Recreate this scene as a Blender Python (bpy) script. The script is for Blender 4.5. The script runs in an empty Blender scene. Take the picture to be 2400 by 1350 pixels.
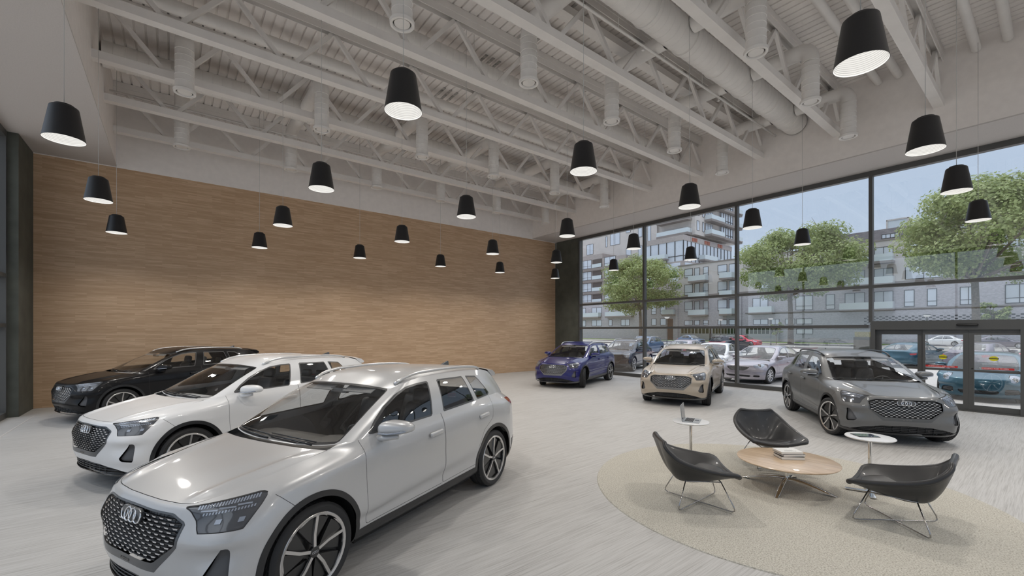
import bpy, bmesh, math, random
import numpy as np
from mathutils import Vector, Matrix
random.seed(7); np.random.seed(7)
SC = bpy.context.scene
COL = SC.collection
R = math.radians

# ---------------------------------------------------------------- camera
CAM_H = 2.055
cd = bpy.data.cameras.new('camera'); cam = bpy.data.objects.new('camera', cd); COL.objects.link(cam)
cd.sensor_width = 36.0; cd.lens = 1013.0 / 2400.0 * 36.0; cd.shift_y = 100.0 / 2400.0
cd.clip_start = 0.05; cd.clip_end = 600
cam.location = (0, 0, CAM_H); cam.rotation_euler = (R(90), 0, R(-38.2))
SC.camera = cam

# ---------------------------------------------------------------- light
world = bpy.data.worlds.new('world'); SC.world = world; world.use_nodes = True
wn = world.node_tree; wn.nodes.clear()
wo = wn.nodes.new('ShaderNodeOutputWorld'); wb = wn.nodes.new('ShaderNodeBackground')
tc = wn.nodes.new('ShaderNodeTexCoord'); sx = wn.nodes.new('ShaderNodeSeparateXYZ'); cr_ = wn.nodes.new('ShaderNodeValToRGB')
wn.links.new(tc.outputs['Generated'], sx.inputs[0]); wn.links.new(sx.outputs['Z'], cr_.inputs[0])
e = cr_.color_ramp.elements
e[0].position = 0.0; e[0].color = (0.60, 0.68, 0.78, 1)
e[1].position = 0.85; e[1].color = (1.75, 1.85, 2.0, 1)
m2_ = e.new(0.40); m2_.color = (0.50, 0.60, 0.75, 1)
m_ = e.new(0.22); m_.color = (0.48, 0.59, 0.75, 1)
wn.links.new(cr_.outputs[0], wb.inputs[0]); wn.links.new(wb.outputs[0], wo.inputs[0])
wb.inputs[1].default_value = 1.15
sd = bpy.data.lights.new('sun', 'SUN'); sun = bpy.data.objects.new('sun', sd); COL.objects.link(sun)
sd.energy = 2.1; sd.angle = R(0.8); sd.color = (1.0, 0.95, 0.88)
sun.rotation_euler = Vector((0.10, 0.52, 0.85)).to_track_quat('Z', 'Y').to_euler()
LAMP_W = 118.0          # power of each pendant lamp
SC.view_settings.view_transform = 'Standard'; SC.view_settings.look = 'None'
SC.view_settings.gamma = 1.0; SC.view_settings.exposure = 0.0
SC.view_settings.use_curve_mapping = False
SC.cycles.max_bounces = 8; SC.cycles.transparent_max_bounces = 24
SC.cycles.caustics_reflective = False; SC.cycles.caustics_refractive = False

# ---------------------------------------------------------------- materials
def nodes_of(name):
    m = bpy.data.materials.new(name); m.use_nodes = True
    nt = m.node_tree; b = nt.nodes['Principled BSDF']
    return m, nt, b
def mat(name, col, rough=0.5, metal=0.0, coat=0.0, spec=0.5, coat_rough=0.03, emit=None, estr=0.0):
    m, nt, b = nodes_of(name)
    b.inputs['Base Color'].default_value = (*col, 1); b.inputs['Roughness'].default_value = rough
    b.inputs['Metallic'].default_value = metal; b.inputs['Coat Weight'].default_value = coat
    b.inputs['Coat Roughness'].default_value = coat_rough; b.inputs['Specular IOR Level'].default_value = spec
    if emit: b.inputs['Emission Color'].default_value = (*emit, 1); b.inputs['Emission Strength'].default_value = estr
    return m
def noisy(m, scale=20, amt=0.1, stretch=(1, 1, 1), bump=0.0, bscale=None, detail=4, dist=0.01, coord='Object'):
    """multiply the base colour with noise and add bump"""
    nt = m.node_tree; b = nt.nodes['Principled BSDF']; L = nt.links
    t = nt.nodes.new('ShaderNodeTexCoord'); mp = nt.nodes.new('ShaderNodeMapping'); mp.inputs['Scale'].default_value = stretch
    L.new(t.outputs[coord], mp.inputs[0])
    n = nt.nodes.new('ShaderNodeTexNoise'); n.inputs['Scale'].default_value = scale; n.inputs['Detail'].default_value = detail
    L.new(mp.outputs[0], n.inputs['Vector'])
    if amt:
        r = nt.nodes.new('ShaderNodeMapRange'); r.inputs[1].default_value = 0.3; r.inputs[2].default_value = 0.7
        r.inputs[3].default_value = 1 - amt; r.inputs[4].default_value = 1 + amt
        L.new(n.outputs[0], r.inputs[0])
        mx = nt.nodes.new('ShaderNodeVectorMath'); mx.operation = 'SCALE'
        mx.inputs[0].default_value = b.inputs['Base Color'].default_value[:3]
        L.new(r.outputs[0], mx.inputs['Scale']); L.new(mx.outputs[0], b.inputs['Base Color'])
    if bump:
        n2 = n
        if bscale:
            n2 = nt.nodes.new('ShaderNodeTexNoise'); n2.inputs['Scale'].default_value = bscale; n2.inputs['Detail'].default_value = 3
            L.new(mp.outputs[0], n2.inputs['Vector'])
        bp = nt.nodes.new('ShaderNodeBump'); bp.inputs['Strength'].default_value = bump; bp.inputs['Distance'].default_value = dist
        L.new(n2.outputs[0], bp.inputs['Height']); L.new(bp.outputs[0], b.inputs['Normal'])
    return m
def glass(name, tint=(0.92, 0.95, 0.96), refl=1.0, rough=0.0, minr=0.0, base=0.08):
    """thin architectural glass: fresnel mix of clear and mirror"""
    m = bpy.data.materials.new(name); m.use_nodes = True; nt = m.node_tree; nt.nodes.clear(); L = nt.links
    o = nt.nodes.new('ShaderNodeOutputMaterial'); mix = nt.nodes.new('ShaderNodeMixShader')
    tr = nt.nodes.new('ShaderNodeBsdfTransparent'); gl = nt.nodes.new('ShaderNodeBsdfGlossy')
    fr = nt.nodes.new('ShaderNodeFresnel'); fr.inputs[0].default_value = 1.5
    mu = nt.nodes.new('ShaderNodeMath'); mu.operation = 'MULTIPLY_ADD'; mu.inputs[1].default_value = refl; mu.inputs[2].default_value = minr; mu.use_clamp = True
    tr.inputs[0].default_value = (*tint, 1); gl.inputs['Roughness'].default_value = rough
    gl.inputs['Color'].default_value = (1, 1, 1, 1)
    g = nt.nodes.new('ShaderNodeNewGeometry'); vt = nt.nodes.new('ShaderNodeVectorMath'); vt.operation = 'DOT_PRODUCT'
    ab = nt.nodes.new('ShaderNodeMath'); ab.operation = 'ABSOLUTE'
    # schlick from |N.I| so that back faces do not turn into mirrors
    L.new(g.outputs['Normal'], vt.inputs[0]); L.new(g.outputs['Incoming'], vt.inputs[1]); L.new(vt.outputs['Value'], ab.inputs[0])
    s1 = nt.nodes.new('ShaderNodeMath'); s1.operation = 'SUBTRACT'; s1.inputs[0].default_value = 1.0; L.new(ab.outputs[0], s1.inputs[1]); s1.use_clamp = True
    p5 = nt.nodes.new('ShaderNodeMath'); p5.operation = 'POWER'; p5.inputs[1].default_value = 5.0; L.new(s1.outputs[0], p5.inputs[0])
    ma = nt.nodes.new('ShaderNodeMath'); ma.operation = 'MULTIPLY_ADD'; ma.inputs[1].default_value = 1 - base; ma.inputs[2].default_value = base
    L.new(p5.outputs[0], ma.inputs[0]); L.new(ma.outputs[0], mu.inputs[0])
    nt.nodes.remove(fr)
    L.new(mu.outputs[0], mix.inputs[0]); L.new(tr.outputs[0], mix.inputs[1]); L.new(gl.outputs[0], mix.inputs[2]); L.new(mix.outputs[0], o.inputs[0])
    return m

# ---------------------------------------------------------------- mesh helpers
class MB:
    def __init__(s): s.v = []; s.f = []; s.m = []; s.cur = 0
    def add(s, vs, fs):
        o = len(s.v); s.v += [tuple(map(float, q)) for q in vs]
        s.f += [tuple(o + i for i in q) for q in fs]; s.m += [s.cur] * len(fs); return s
    def box(s, c, d, rz=0.0, mtx=None):
        x, y, z = d[0] / 2, d[1] / 2, d[2] / 2
        vs = [Vector((a * x, b * y, e_ * z)) for a in (-1, 1) for b in (-1, 1) for e_ in (-1, 1)]
        M = mtx if mtx is not None else Matrix.Rotation(rz, 3, 'Z')
        vs = [M @ q + Vector(c) for q in vs]
        return s.add(vs, [(0, 1, 3, 2), (4, 6, 7, 5), (0, 4, 5, 1), (2, 3, 7, 6), (0, 2, 6, 4), (1, 5, 7, 3)])
    def bb(s, x0, x1, y0, y1, z0, z1):
        return s.box(((x0 + x1) / 2, (y0 + y1) / 2, (z0 + z1) / 2), (abs(x1 - x0), abs(y1 - y0), abs(z1 - z0)))
    def bar(s, a, b, w, h=None, up=(0, 0, 1)):
        h = h or w; a = Vector(a); b = Vector(b); d = (b - a); l = d.length; d.normalize()
        u = Vector(up)
        if abs(u.dot(d)) > .99: u = Vector((1, 0, 0))
        sd_ = d.cross(u).normalized(); u2 = sd_.cross(d)
        M = Matrix((d, sd_, u2)).transposed()
        return s.box((a + b) / 2, (l, w, h), mtx=M)
    def tube(s, pts, r, n=10, caps=True, closed=False):
        pts = [Vector(p) for p in pts]; N = len(pts); rs = r if isinstance(r, (list, tuple)) else [r] * N
        vs = []; prev = None
        for i, p in enumerate(pts):
            if closed: t = (pts[(i + 1) % N] - pts[i - 1])
            else: t = (pts[min(i + 1, N - 1)] - pts[max(i - 1, 0)])
            t.normalize()
            if prev is None:
                a = Vector((0, 0, 1)) if abs(t.z) < .9 else Vector((1, 0, 0))
                u = t.cross(a).normalized()
            else:
                u = (prev - t * prev.dot(t)).normalized()
            prev = u; w = t.cross(u)
            for k in range(n):
                an = 2 * math.pi * k / n; vs.append(p + (u * math.cos(an) + w * math.sin(an)) * rs[i])
        fs = []
        for i in range(N if closed else N - 1):
            j = (i + 1) % N
            for k in range(n): fs.append((i * n + k, i * n + (k + 1) % n, j * n + (k + 1) % n, j * n + k))
        if caps and not closed: fs += [tuple(range(n - 1, -1, -1)), tuple((N - 1) * n + k for k in range(n))]
        return s.add(vs, fs)
    def lathe(s, prof, n=32, c=(0, 0, 0), axis='z', closed=False, caps=False):
        vs = []
        for (r_, h_) in prof:
            for k in range(n):
                a = 2 * math.pi * k / n; x, y = r_ * math.cos(a), r_ * math.sin(a)
                if axis == 'z': q = (x, y, h_)
                elif axis == 'y': q = (x, h_, -y)
                else: q = (h_, x, y)
                vs.append((q[0] + c[0], q[1] + c[1], q[2] + c[2]))
        fs = []; P = len(prof)
        for i in range(P if closed else P - 1):
            j = (i + 1) % P
            for k in range(n): fs.append((i * n + k, i * n + (k + 1) % n, j * n + (k + 1) % n, j * n + k))
        if caps: fs += [tuple(range(n - 1, -1, -1)), tuple((P - 1) * n + k for k in range(n))]
        return s.add(vs, fs)
    def prism(s, poly, d0, d1, axis='y', fn=None):
        n = len(poly); vs = []
        for d in (d0, d1):
            for a, b in poly:
                q = {'y': (a, d, b), 'x': (d, a, b), 'z': (a, b, d)}[axis]
                vs.append(fn(*q) if fn else q)
        fs = [tuple(range(n - 1, -1, -1)), tuple(range(n, 2 * n))]
        fs += [(i, (i + 1) % n, n + (i + 1) % n, n + i) for i in range(n)]
        return s.add(vs, fs)
    def grid(s, P, closed_u=False):
        """P[i][j] points"""
        a = len(P); b = len(P[0]); vs = [q for row in P for q in row]
        fs = []
        for i in range(a if closed_u else a - 1):
            j2 = (i + 1) % a
            for j in range(b - 1): fs.append((i * b + j, i * b + j + 1, j2 * b + j + 1, j2 * b + j))
        return s.add(vs, fs)
    def build(s, name, mats, parent=None, smooth=False, angle=None, bevel=0, loc=None, solid=0, subsurf=0):
        me = bpy.data.meshes.new(name); me.from_pydata(s.v, [], s.f); me.validate()
        if not isinstance(mats, (list, tuple)): mats = [mats]
        for q in mats: me.materials.append(q)
        if len(mats) > 1 and len(me.polygons) == len(s.m): me.polygons.foreach_set('material_index', s.m)
        bm = bmesh.new(); bm.from_mesh(me)
        bmesh.ops.recalc_face_normals(bm, faces=bm.faces)
        if bevel: bmesh.ops.bevel(bm, geom=list(bm.edges), offset=bevel, segments=2, profile=0.6, affect='EDGES', clamp_overlap=True)
        bm.to_mesh(me); bm.free()
        ob = bpy.data.objects.new(name, me); COL.objects.link(ob)
        if smooth or angle:
            me.polygons.foreach_set('use_smooth', [True] * len(me.polygons))
            if angle: me.set_sharp_from_angle(angle=R(angle))
        if solid:
            md = ob.modifiers.new('solid', 'SOLIDIFY'); md.thickness = solid; md.offset = 0
        if subsurf:
            md = ob.modifiers.new('sub', 'SUBSURF'); md.levels = subsurf; md.render_levels = subsurf
        if parent: ob.parent = parent
        if loc: ob.location = loc
        return ob

def rbox(name, m, size, bev, parent=None, loc=(0, 0, 0), rot=(0, 0, 0), seg=3, taper=None):
    bm = bmesh.new(); bmesh.ops.create_cube(bm, size=1)
    for v in bm.verts:
        v.co = Vector((v.co.x * size[0], v.co.y * size[1], v.co.z * size[2]))
        if taper and v.co.z > 0: v.co.x *= taper[0]; v.co.y *= taper[1]
    bmesh.ops.bevel(bm, geom=list(bm.edges), offset=bev, segments=seg, profile=0.5, affect='EDGES', clamp_overlap=True)
    me = bpy.data.meshes.new(name); bm.to_mesh(me); bm.free(); me.materials.append(m)
    me.polygons.foreach_set('use_smooth', [True] * len(me.polygons)); me.set_sharp_from_angle(angle=R(50))
    o = bpy.data.objects.new(name, me); COL.objects.link(o); o.parent = parent; o.location = loc; o.rotation_euler = rot
    return o
def empty(name, loc=(0, 0, 0), rz=0.0):
    o = bpy.data.objects.new(name, None); COL.objects.link(o); o.location = loc; o.rotation_euler = (0, 0, rz); o.empty_display_size = .1
    return o
def tag(o, label, cat, group=None, kind=None):
    o['label'] = label; o['category'] = cat
    if group: o['group'] = group
    if kind: o['kind'] = kind
    return o
def struct(o): o['kind'] = 'structure'; return o
def copy_tree(o, parent=None):
    kids = list(o.children)
    c = o.copy(); COL.objects.link(c)
    if parent is not None: c.parent = parent
    for k in kids: copy_tree(k, c)
    return c
def walk(o):
    yield o
    for c in o.children: yield from walk(c)
def recolor(root, mp):
    for o in walk(root):
        if o.type != 'MESH': continue
        for sl in o.material_slots:
            if sl.material and sl.material.name in mp:
                nm = mp[sl.material.name]; sl.link = 'OBJECT'; sl.material = nm
def text_mesh(name, txt, size, m, parent=None, loc=(0, 0, 0), rot=(0, 0, 0), ext=0.001, align='CENTER', sx=1.0):
    cu = bpy.data.curves.new(name, 'FONT'); cu.body = txt; cu.size = size; cu.extrude = ext; cu.align_x = align; cu.align_y = 'CENTER'; cu.resolution_u = 2
    t = bpy.data.objects.new(name, cu); COL.objects.link(t)
    dg = bpy.context.evaluated_depsgraph_get(); me = bpy.data.meshes.new_from_object(t.evaluated_get(dg))
    bpy.data.objects.remove(t); bpy.data.curves.remove(cu)
    me.materials.clear(); me.materials.append(m)
    o = bpy.data.objects.new(name, me); COL.objects.link(o); o.parent = parent; o.location = loc; o.rotation_euler = rot; o.scale = (sx, 1, 1)
    return o
# ---------------------------------------------------------------- car paint and trim materials
def paint(name, col, metal=0.25, rough=0.32, coat=0.65):
    m = mat(name, col, rough=rough, metal=metal, coat=coat, coat_rough=0.055)
    nt = m.node_tree; b = nt.nodes['Principled BSDF']; L = nt.links     # fine metallic flake
    t = nt.nodes.new('ShaderNodeTexCoord'); n = nt.nodes.new('ShaderNodeTexNoise'); n.inputs['Scale'].default_value = 900
    L.new(t.outputs['Object'], n.inputs['Vector'])
    r = nt.nodes.new('ShaderNodeMapRange'); r.inputs[3].default_value = 0.92; r.inputs[4].default_value = 1.08; L.new(n.outputs[0], r.inputs[0])
    v = nt.nodes.new('ShaderNodeVectorMath'); v.operation = 'SCALE'; v.inputs[0].default_value = col
    L.new(r.outputs[0], v.inputs['Scale']); L.new(v.outputs[0], b.inputs['Base Color'])
    return m
PAINT = paint('car_paint', (0.44, 0.44, 0.44))
M_CLAD = mat('black_cladding', (0.012, 0.013, 0.015), rough=0.38, coat=0.3)
M_GAP = mat('panel_gap', (0.035, 0.035, 0.036), rough=0.8)
M_LIP = mat('front_lip', (0.02, 0.02, 0.022), rough=0.3, coat=0.5)
M_FRAME = mat('grille_surround', (0.11, 0.115, 0.12), rough=0.4, metal=0.5, coat=0.3)
M_DARK = mat('grille_black', (0.008, 0.008, 0.009), rough=0.35, coat=0.2)
M_BRICK = mat('grille_brick', (0.75, 0.76, 0.78), rough=0.18, metal=1.0)
M_CHROME = mat('chrome', (0.85, 0.86, 0.88), rough=0.08, metal=1.0)
M_RAIL = mat('roof_rail_metal', (0.70, 0.70, 0.70), rough=0.28, metal=0.7)
M_BARG = mat('grille_bar', (0.009, 0.0095, 0.011), rough=0.35, coat=0.3)
M_VENT = mat('side_vent_grey', (0.10, 0.10, 0.105), rough=0.45, metal=0.2)
M_LAMP = mat('headlight_housing', (0.075, 0.08, 0.09), rough=0.15, coat=1.0, spec=0.6)
M_DRL = mat('headlight_element', (0.33, 0.37, 0.44), rough=0.2, metal=0.2, coat=1.0)
M_RAILD = mat('lettering_grey', (0.30, 0.29, 0.28), rough=0.3, metal=0.8)
M_TAIL = mat('tail_light_red', (0.42, 0.015, 0.02), rough=0.12, coat=1.0)
M_RUB = mat('tyre_rubber', (0.02, 0.02, 0.021), rough=0.62)
M_RIMS = mat('rim_bright', (0.62, 0.61, 0.60), rough=0.22, metal=0.8, coat=0.4)
M_RIMD = mat('rim_dark', (0.022, 0.022, 0.022), rough=0.32, coat=0.4)
M_INT = mat('interior_dark', (0.07, 0.068, 0.066), rough=0.55)
M_SEAT = mat('seat_leather', (0.05, 0.051, 0.055), rough=0.42)
M_DASH = mat('dashboard_top', (0.115, 0.108, 0.10), rough=0.5)
M_HEADL = mat('headliner_grey', (0.32, 0.31, 0.30), rough=0.8)
M_CGLASS = glass('car_glass', (0.92, 0.93, 0.93), refl=1.0)
M_TGLASS = glass('car_glass_tinted', (0.82, 0.84, 0.85), refl=1.0)
M_UNDER = mat('underbody', (0.01, 0.01, 0.01), rough=0.9)
M_LOGO = mat('logo_chrome', (0.80, 0.81, 0.83), rough=0.12, metal=1.0)
M_DRIM = mat('window_trim', (0.075, 0.075, 0.075), rough=0.35, coat=0.3)

# ---------------------------------------------------------------- curve helpers
def hermite(kn, V, u):
    kn = np.asarray(kn, float); V = np.asarray(V, float); n = len(kn)
    d = np.diff(V, axis=0) / np.diff(kn)[:, None] if V.ndim > 1 else np.diff(V) / np.diff(kn)
    h = np.diff(kn)
    T = np.zeros_like(V); T[0] = d[0]; T[-1] = d[-1]
    for i in range(1, n - 1):
        T[i] = (d[i - 1] * h[i] + d[i] * h[i - 1]) / (h[i] + h[i - 1])
    u = np.clip(u, kn[0], kn[-1]); i = np.clip(np.searchsorted(kn, u, side='right') - 1, 0, n - 2)
    t = (u - kn[i]) / h[i]; hh = h[i]
    if V.ndim > 1: t = t[:, None]; hh = hh[:, None]
    return ((2 * t**3 - 3 * t**2 + 1) * V[i] + (t**3 - 2 * t**2 + t) * hh * T[i] + (-2 * t**3 + 3 * t**2) * V[i + 1] + (t**3 - t**2) * hh * T[i + 1])
def knots(V):
    d = np.linalg.norm(np.diff(V, axis=0), axis=-1)
    if d.ndim > 1: d = d.mean(axis=1)
    return np.r_[0, np.cumsum(np.maximum(d, 1e-3))]
def param(kn, step):
    """samples through every station: returns station params"""
    out = []
    for i in range(len(kn) - 1):
        m = max(1, int(round((kn[i + 1] - kn[i]) / step)))
        out += [i + k / m for k in range(m)]
    return np.array(out + [len(kn) - 1.0])
def loft(T, su, sv):
    """T[K,J,3] rows by stations; su steps along stations, sv across rows -> P, sp, rp"""
    T = np.asarray(T, float); K, J, _ = T.shape
    kj = knots(np.transpose(T, (1, 0, 2))); kk = knots(T)
    pj = param(kj, su); pk = param(kk, sv)
    uj = np.interp(pj, np.arange(J), kj); uk = np.interp(pk, np.arange(K), kk)
    rows = np.stack([hermite(kj, T[k], uj) for k in range(K)])
    M = len(uj); P = hermite(kk, rows.reshape(K, -1), uk).reshape(len(uk), M, 3)
    return P, pj, pk
def normals(P):
    a = np.gradient(P, axis=1); b = np.gradient(P, axis=0)
    n = np.cross(a, b); l = np.linalg.norm(n, axis=-1, keepdims=True); return n / np.maximum(l, 1e-9)
def sdf(poly):
    poly = np.asarray(poly, float)
    def f(X):
        d = np.full(len(X), 1e9); inside = np.zeros(len(X), bool); n = len(poly)
        for i in range(n):
            a = poly[i]; b = poly[(i + 1) % n]; e_ = b - a; w = X - a
            t = np.clip((w @ e_) / (e_ @ e_), 0, 1); q = w - t[:, None] * e_
            d = np.minimum(d, (q**2).sum(1))
            c = ((a[1] <= X[:, 1]) != (b[1] <= X[:, 1])) & (X[:, 0] < (b[0] - a[0]) * (X[:, 1] - a[1]) / (b[1] - a[1] + 1e-12) + a[0])
            inside ^= c
        return np.where(inside, -1, 1) * np.sqrt(d)
    return f

class PM:
    """half-car polygon soup: position, normal, station, row; classes are cut out of it along implicit lines"""
    def __init__(s): s.P = np.zeros((0, 8)); s.F = []; s.C = []
    def add_grid(s, P, cls, sp=None, rp=None, flip=False, N=None):
        a, b, _ = P.shape; N = normals(P) if N is None else N
        if flip: N = -N
        sp = np.arange(b) if sp is None else sp; rp = np.arange(a) if rp is None else rp
        N = N.copy(); cen = np.abs(P[..., 1]) < 1e-4; N[cen, 1] = 0; N /= np.maximum(np.linalg.norm(N, axis=-1, keepdims=True), 1e-9)
        ext = np.stack(np.broadcast_arrays(sp[None, :], rp[:, None]), -1).astype(float)
        o = len(s.P); s.P = np.vstack([s.P, np.concatenate([P, N, ext], -1).reshape(-1, 8)])
        for i in range(a - 1):
            for j in range(b - 1):
                q = (o + i * b + j, o + i * b + j + 1, o + (i + 1) * b + j + 1, o + (i + 1) * b + j)
                s.F.append(q if not flip else q[::-1]); s.C.append(cls)
    def cut(s, fn, src, new, cond=None):
        if isinstance(src, str): src = (src,)
        vals = list(fn(s.P)); P = list(s.P); cache = {}; F = []; C = []
        for f, c in zip(s.F, s.C):
            if c not in src: F.append(f); C.append(c); continue
            v = [vals[i] for i in f]
            if cond is not None and not cond(np.mean([P[i][:3] for i in f], axis=0)): F.append(f); C.append(c); continue
            neg = [x <= 0 for x in v]
            if all(neg): F.append(f); C.append(new); continue
            if not any(neg): F.append(f); C.append(c); continue
            n = len(f); A = []; B = []; cr = 0
            for k in range(n):
                i, j = f[k], f[(k + 1) % n]
                (A if neg[k] else B).append(i)
                if neg[k] != neg[(k + 1) % n]:
                    cr += 1; key = (min(i, j), max(i, j))
                    if key not in cache:
                        t = vals[i] / (vals[i] - vals[j]); q = P[i] * (1 - t) + P[j] * t
                        q[3:6] /= max(np.linalg.norm(q[3:6]), 1e-9); P.append(q); vals.append(0.0); cache[key] = len(P) - 1
                    w = cache[key]; A.append(w); B.append(w)
            if cr != 2:
                F.append(f); C.append(new if sum(neg) * 2 > n else c); continue
            if len(A) > 2: F.append(tuple(A)); C.append(new)
            if len(B) > 2: F.append(tuple(B)); C.append(c)
        s.P = np.array(P); s.F = F; s.C = C
    def make(s, name, spec, parent, side=0, off=0.0, shift=(0, 0, 0)):
        """spec: list of (class, material); side 0 both, 1 left, -1 right"""
        idx = {}; V = []; NV = []; FF = []; MI = []
        mats = []; cl = {}
        for c, m in spec:
            if m not in mats: mats.append(m)
            cl[c] = mats.index(m)
        for sg in ((1, -1) if side == 0 else (side,)):
            idx = {}
            for f, c in zip(s.F, s.C):
                if c not in cl: continue
                q = []
                for i in f:
                    if i not in idx:
                        idx[i] = len(V); p = s.P[i]
                        V.append(((p[0] + p[3] * off + shift[0]), sg * (p[1] + p[4] * off), p[2] + p[5] * off + shift[2])); NV.append((p[3], sg * p[4], p[5]))
                    if not q or q[-1] != idx[i]: q.append(idx[i])
                if len(q) > 2: FF.append(tuple(q) if sg > 0 else tuple(q[::-1])); MI.append(cl[c])
        if not FF: return None
        me = bpy.data.meshes.new(name); me.from_pydata(V, [], FF)
        for m in mats: me.materials.append(m)
        me.polygons.foreach_set('material_index', MI); me.polygons.foreach_set('use_smooth', [True] * len(FF))
        me.update()
        me.normals_split_custom_set_from_vertices(NV)
        o = bpy.data.objects.new(name, me); COL.objects.link(o); o.parent = parent
        return o

def coons(cf, cs, cr, cc, na, nb, pw=2.0, lift=None):
    """a: rear->front, b: centre->side. cf/cr functions of b, cs/cc functions of a"""
    a = np.linspace(0, 1, na); b = np.linspace(0, 1, nb)
    Cf, Cr = cf(b), cr(b); Cs, Cc = cs(a), cc(a)
    P = np.zeros((na, nb, 3))
    for k in range(3):
        B = b**pw if k == 2 else b
        A = a
        P[..., k] = ((1 - B)[None, :] * Cc[:, None, k] + B[None, :] * Cs[:, None, k] + (1 - A)[:, None] * Cr[None, :, k] + A[:, None] * Cf[None, :, k]
                     - ((1 - A)[:, None] * (1 - B)[None, :] * Cr[0, k] + (1 - A)[:, None] * B[None, :] * Cr[-1, k] + A[:, None] * (1 - B)[None, :] * Cf[0, k] + A[:, None] * B[None, :] * Cf[-1, k]))
    if lift: P[..., 2] += lift(P[..., 0], P[..., 1], a[:, None], b[None, :])
    return P

# ---------------------------------------------------------------- compact SUV tables (x forward, half width y, z up)
XS = [1.62, 1.40, 1.10, .85, .40, -.25, -.85, -1.364, -1.85]
def row(fr, ys, zs, rr, xs=XS):
    """fr: 5 front points, sides: 9 y values and z values, rr: 3 rear points"""
    return [tuple(p) for p in fr] + [(x, y, z) for x, y, z in zip(xs, ys, zs)] + [tuple(p) for p in rr]
def c9(v): return [v] * 9
SUV_R = [
 row([(2.06, 0, .19), (2.05, .30, .19), (2.00, .55, .19), (1.92, .71, .195), (1.78, .79, .20)], c9(.79), c9(.215), [(-2.08, .66, .27), (-2.17, .42, .27), (-2.19, 0, .27)]),
 row([(2.155, 0, .235), (2.145, .30, .235), (2.09, .55, .235), (1.99, .745, .24), (1.80, .865, .245)], [.875, .88, .875, .862, .862, .862, .875, .88, .865], c9(.285), [(-2.14, .72, .36), (-2.24, .43, .36), (-2.27, 0, .36)]),
 row([(2.165, 0, .33), (2.155, .30, .33), (2.105, .55, .33), (2.01, .755, .335), (1.815, .885, .34)], [.905, .915, .90, .880, .876, .878, .892, .915, .892], c9(.365), [(-2.17, .74, .46), (-2.27, .44, .46), (-2.30, 0, .46)]),
 row([(2.205, 0, .435), (2.195, .30, .435), (2.135, .55, .43), (2.045, .77, .43), (1.82, .895, .43)], [.915, .925, .908, .884, .876, .878, .898, .925, .90], [.45, .45, .44, .43, .44, .455, .48, .50, .50], [(-2.17, .75, .56), (-2.265, .44, .56), (-2.295, 0, .56)]),
 row([(2.215, 0, .56), (2.205, .30, .56), (2.132, .55, .565), (2.012, .755, .57), (1.815, .898, .575)], [.92, .93, .925, .917, .914, .918, .924, .93, .905], [.58, .57, .54, .505, .53, .565, .60, .63, .64], [(-2.16, .75, .68), (-2.25, .44, .68), (-2.28, 0, .68)]),
 row([(2.195, 0, .70), (2.185, .30, .70), (2.148, .55, .685), (2.045, .768, .675), (1.80, .900, .69)], [.92, .93, .924, .918, .918, .92, .925, .93, .905], [.73, .74, .73, .73, .74, .75, .77, .79, .80], [(-2.14, .755, .80), (-2.225, .44, .80), (-2.25, 0, .80)]),
 row([(2.165, 0, .80), (2.155, .30, .80), (2.095, .55, .80), (1.97, .74, .80), (1.755, .878, .815)], [.902, .925, .922, .917, .918, .92, .925, .932, .895], [.835, .85, .855, .86, .87, .88, .90, .92, .925], [(-2.12, .755, .92), (-2.20, .44, .92), (-2.225, 0, .92)]),
 row([(2.135, 0, .862), (2.125, .30, .862), (2.065, .55, .865), (1.93, .715, .875), (1.715, .83, .90)], [.862, .888, .897, .897, .898, .903, .908, .908, .862], [.925, .955, .98, .995, 1.01, 1.025, 1.045, 1.06, 1.04], [(-2.10, .735, 1.03), (-2.185, .43, 1.03), (-2.21, 0, 1.03)]),
 row([(2.10, 0, .882), (2.09, .28, .883), (2.045, .50, .89), (1.92, .60, .918), (1.74, .65, .955)], [.665, .69, .716, .80, .842, .852, .848, .815, .71], [.975, 1.01, 1.05, 1.088, 1.122, 1.14, 1.163, 1.185, 1.165], [(-2.11, .60, 1.115), (-2.18, .38, 1.105), (-2.205, 0, 1.10)], xs=[1.60, 1.40, 1.14, .93, .40, -.25, -.85, -1.364, -1.85]),
]
# greenhouse rows: base, 1/3, 2/3, roof edge; 13 stations
SUV_G = [
 [(1.13, 0, 1.045), (1.115, .35, 1.05), (1.07, .60, 1.062), (1.03, .715, 1.078), (.93, .80, 1.088), (.40, .842, 1.122), (-.25, .852, 1.14), (-.85, .848, 1.163), (-1.364, .815, 1.185), (-1.85, .71, 1.165), (-2.11, .60, 1.115), (-2.18, .38, 1.105), (-2.205, 0, 1.10)],
 [(.90, 0, 1.205), (.885, .34, 1.203), (.84, .575, 1.205), (.80, .685, 1.20), (.72, .752, 1.215), (.27, .790, 1.265), (-.27, .800, 1.285), (-.86, .796, 1.295), (-1.34, .765, 1.300), (-1.79, .665, 1.275), (-2.06, .565, 1.225), (-2.13, .36, 1.225), (-2.155, 0, 1.225)],
 [(.64, 0, 1.365), (.63, .33, 1.36), (.58, .555, 1.345), (.54, .645, 1.335), (.48, .695, 1.352), (.12, .722, 1.405), (-.30, .730, 1.425), (-.87, .727, 1.428), (-1.32, .700, 1.42), (-1.72, .62, 1.385), (-1.995, .53, 1.335), (-2.07, .34, 1.35), (-2.09, 0, 1.355)],
 [(.36, 0, 1.505), (.35, .33, 1.497), (.31, .52, 1.477), (.265, .595, 1.462), (.20, .628, 1.478), (-.02, .640, 1.522), (-.34, .645, 1.548), (-.88, .642, 1.548), (-1.30, .62, 1.530), (-1.64, .575, 1.495), (-1.93, .50, 1.440), (-2.00, .32, 1.465), (-2.02, 0, 1.475)],
]
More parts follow.
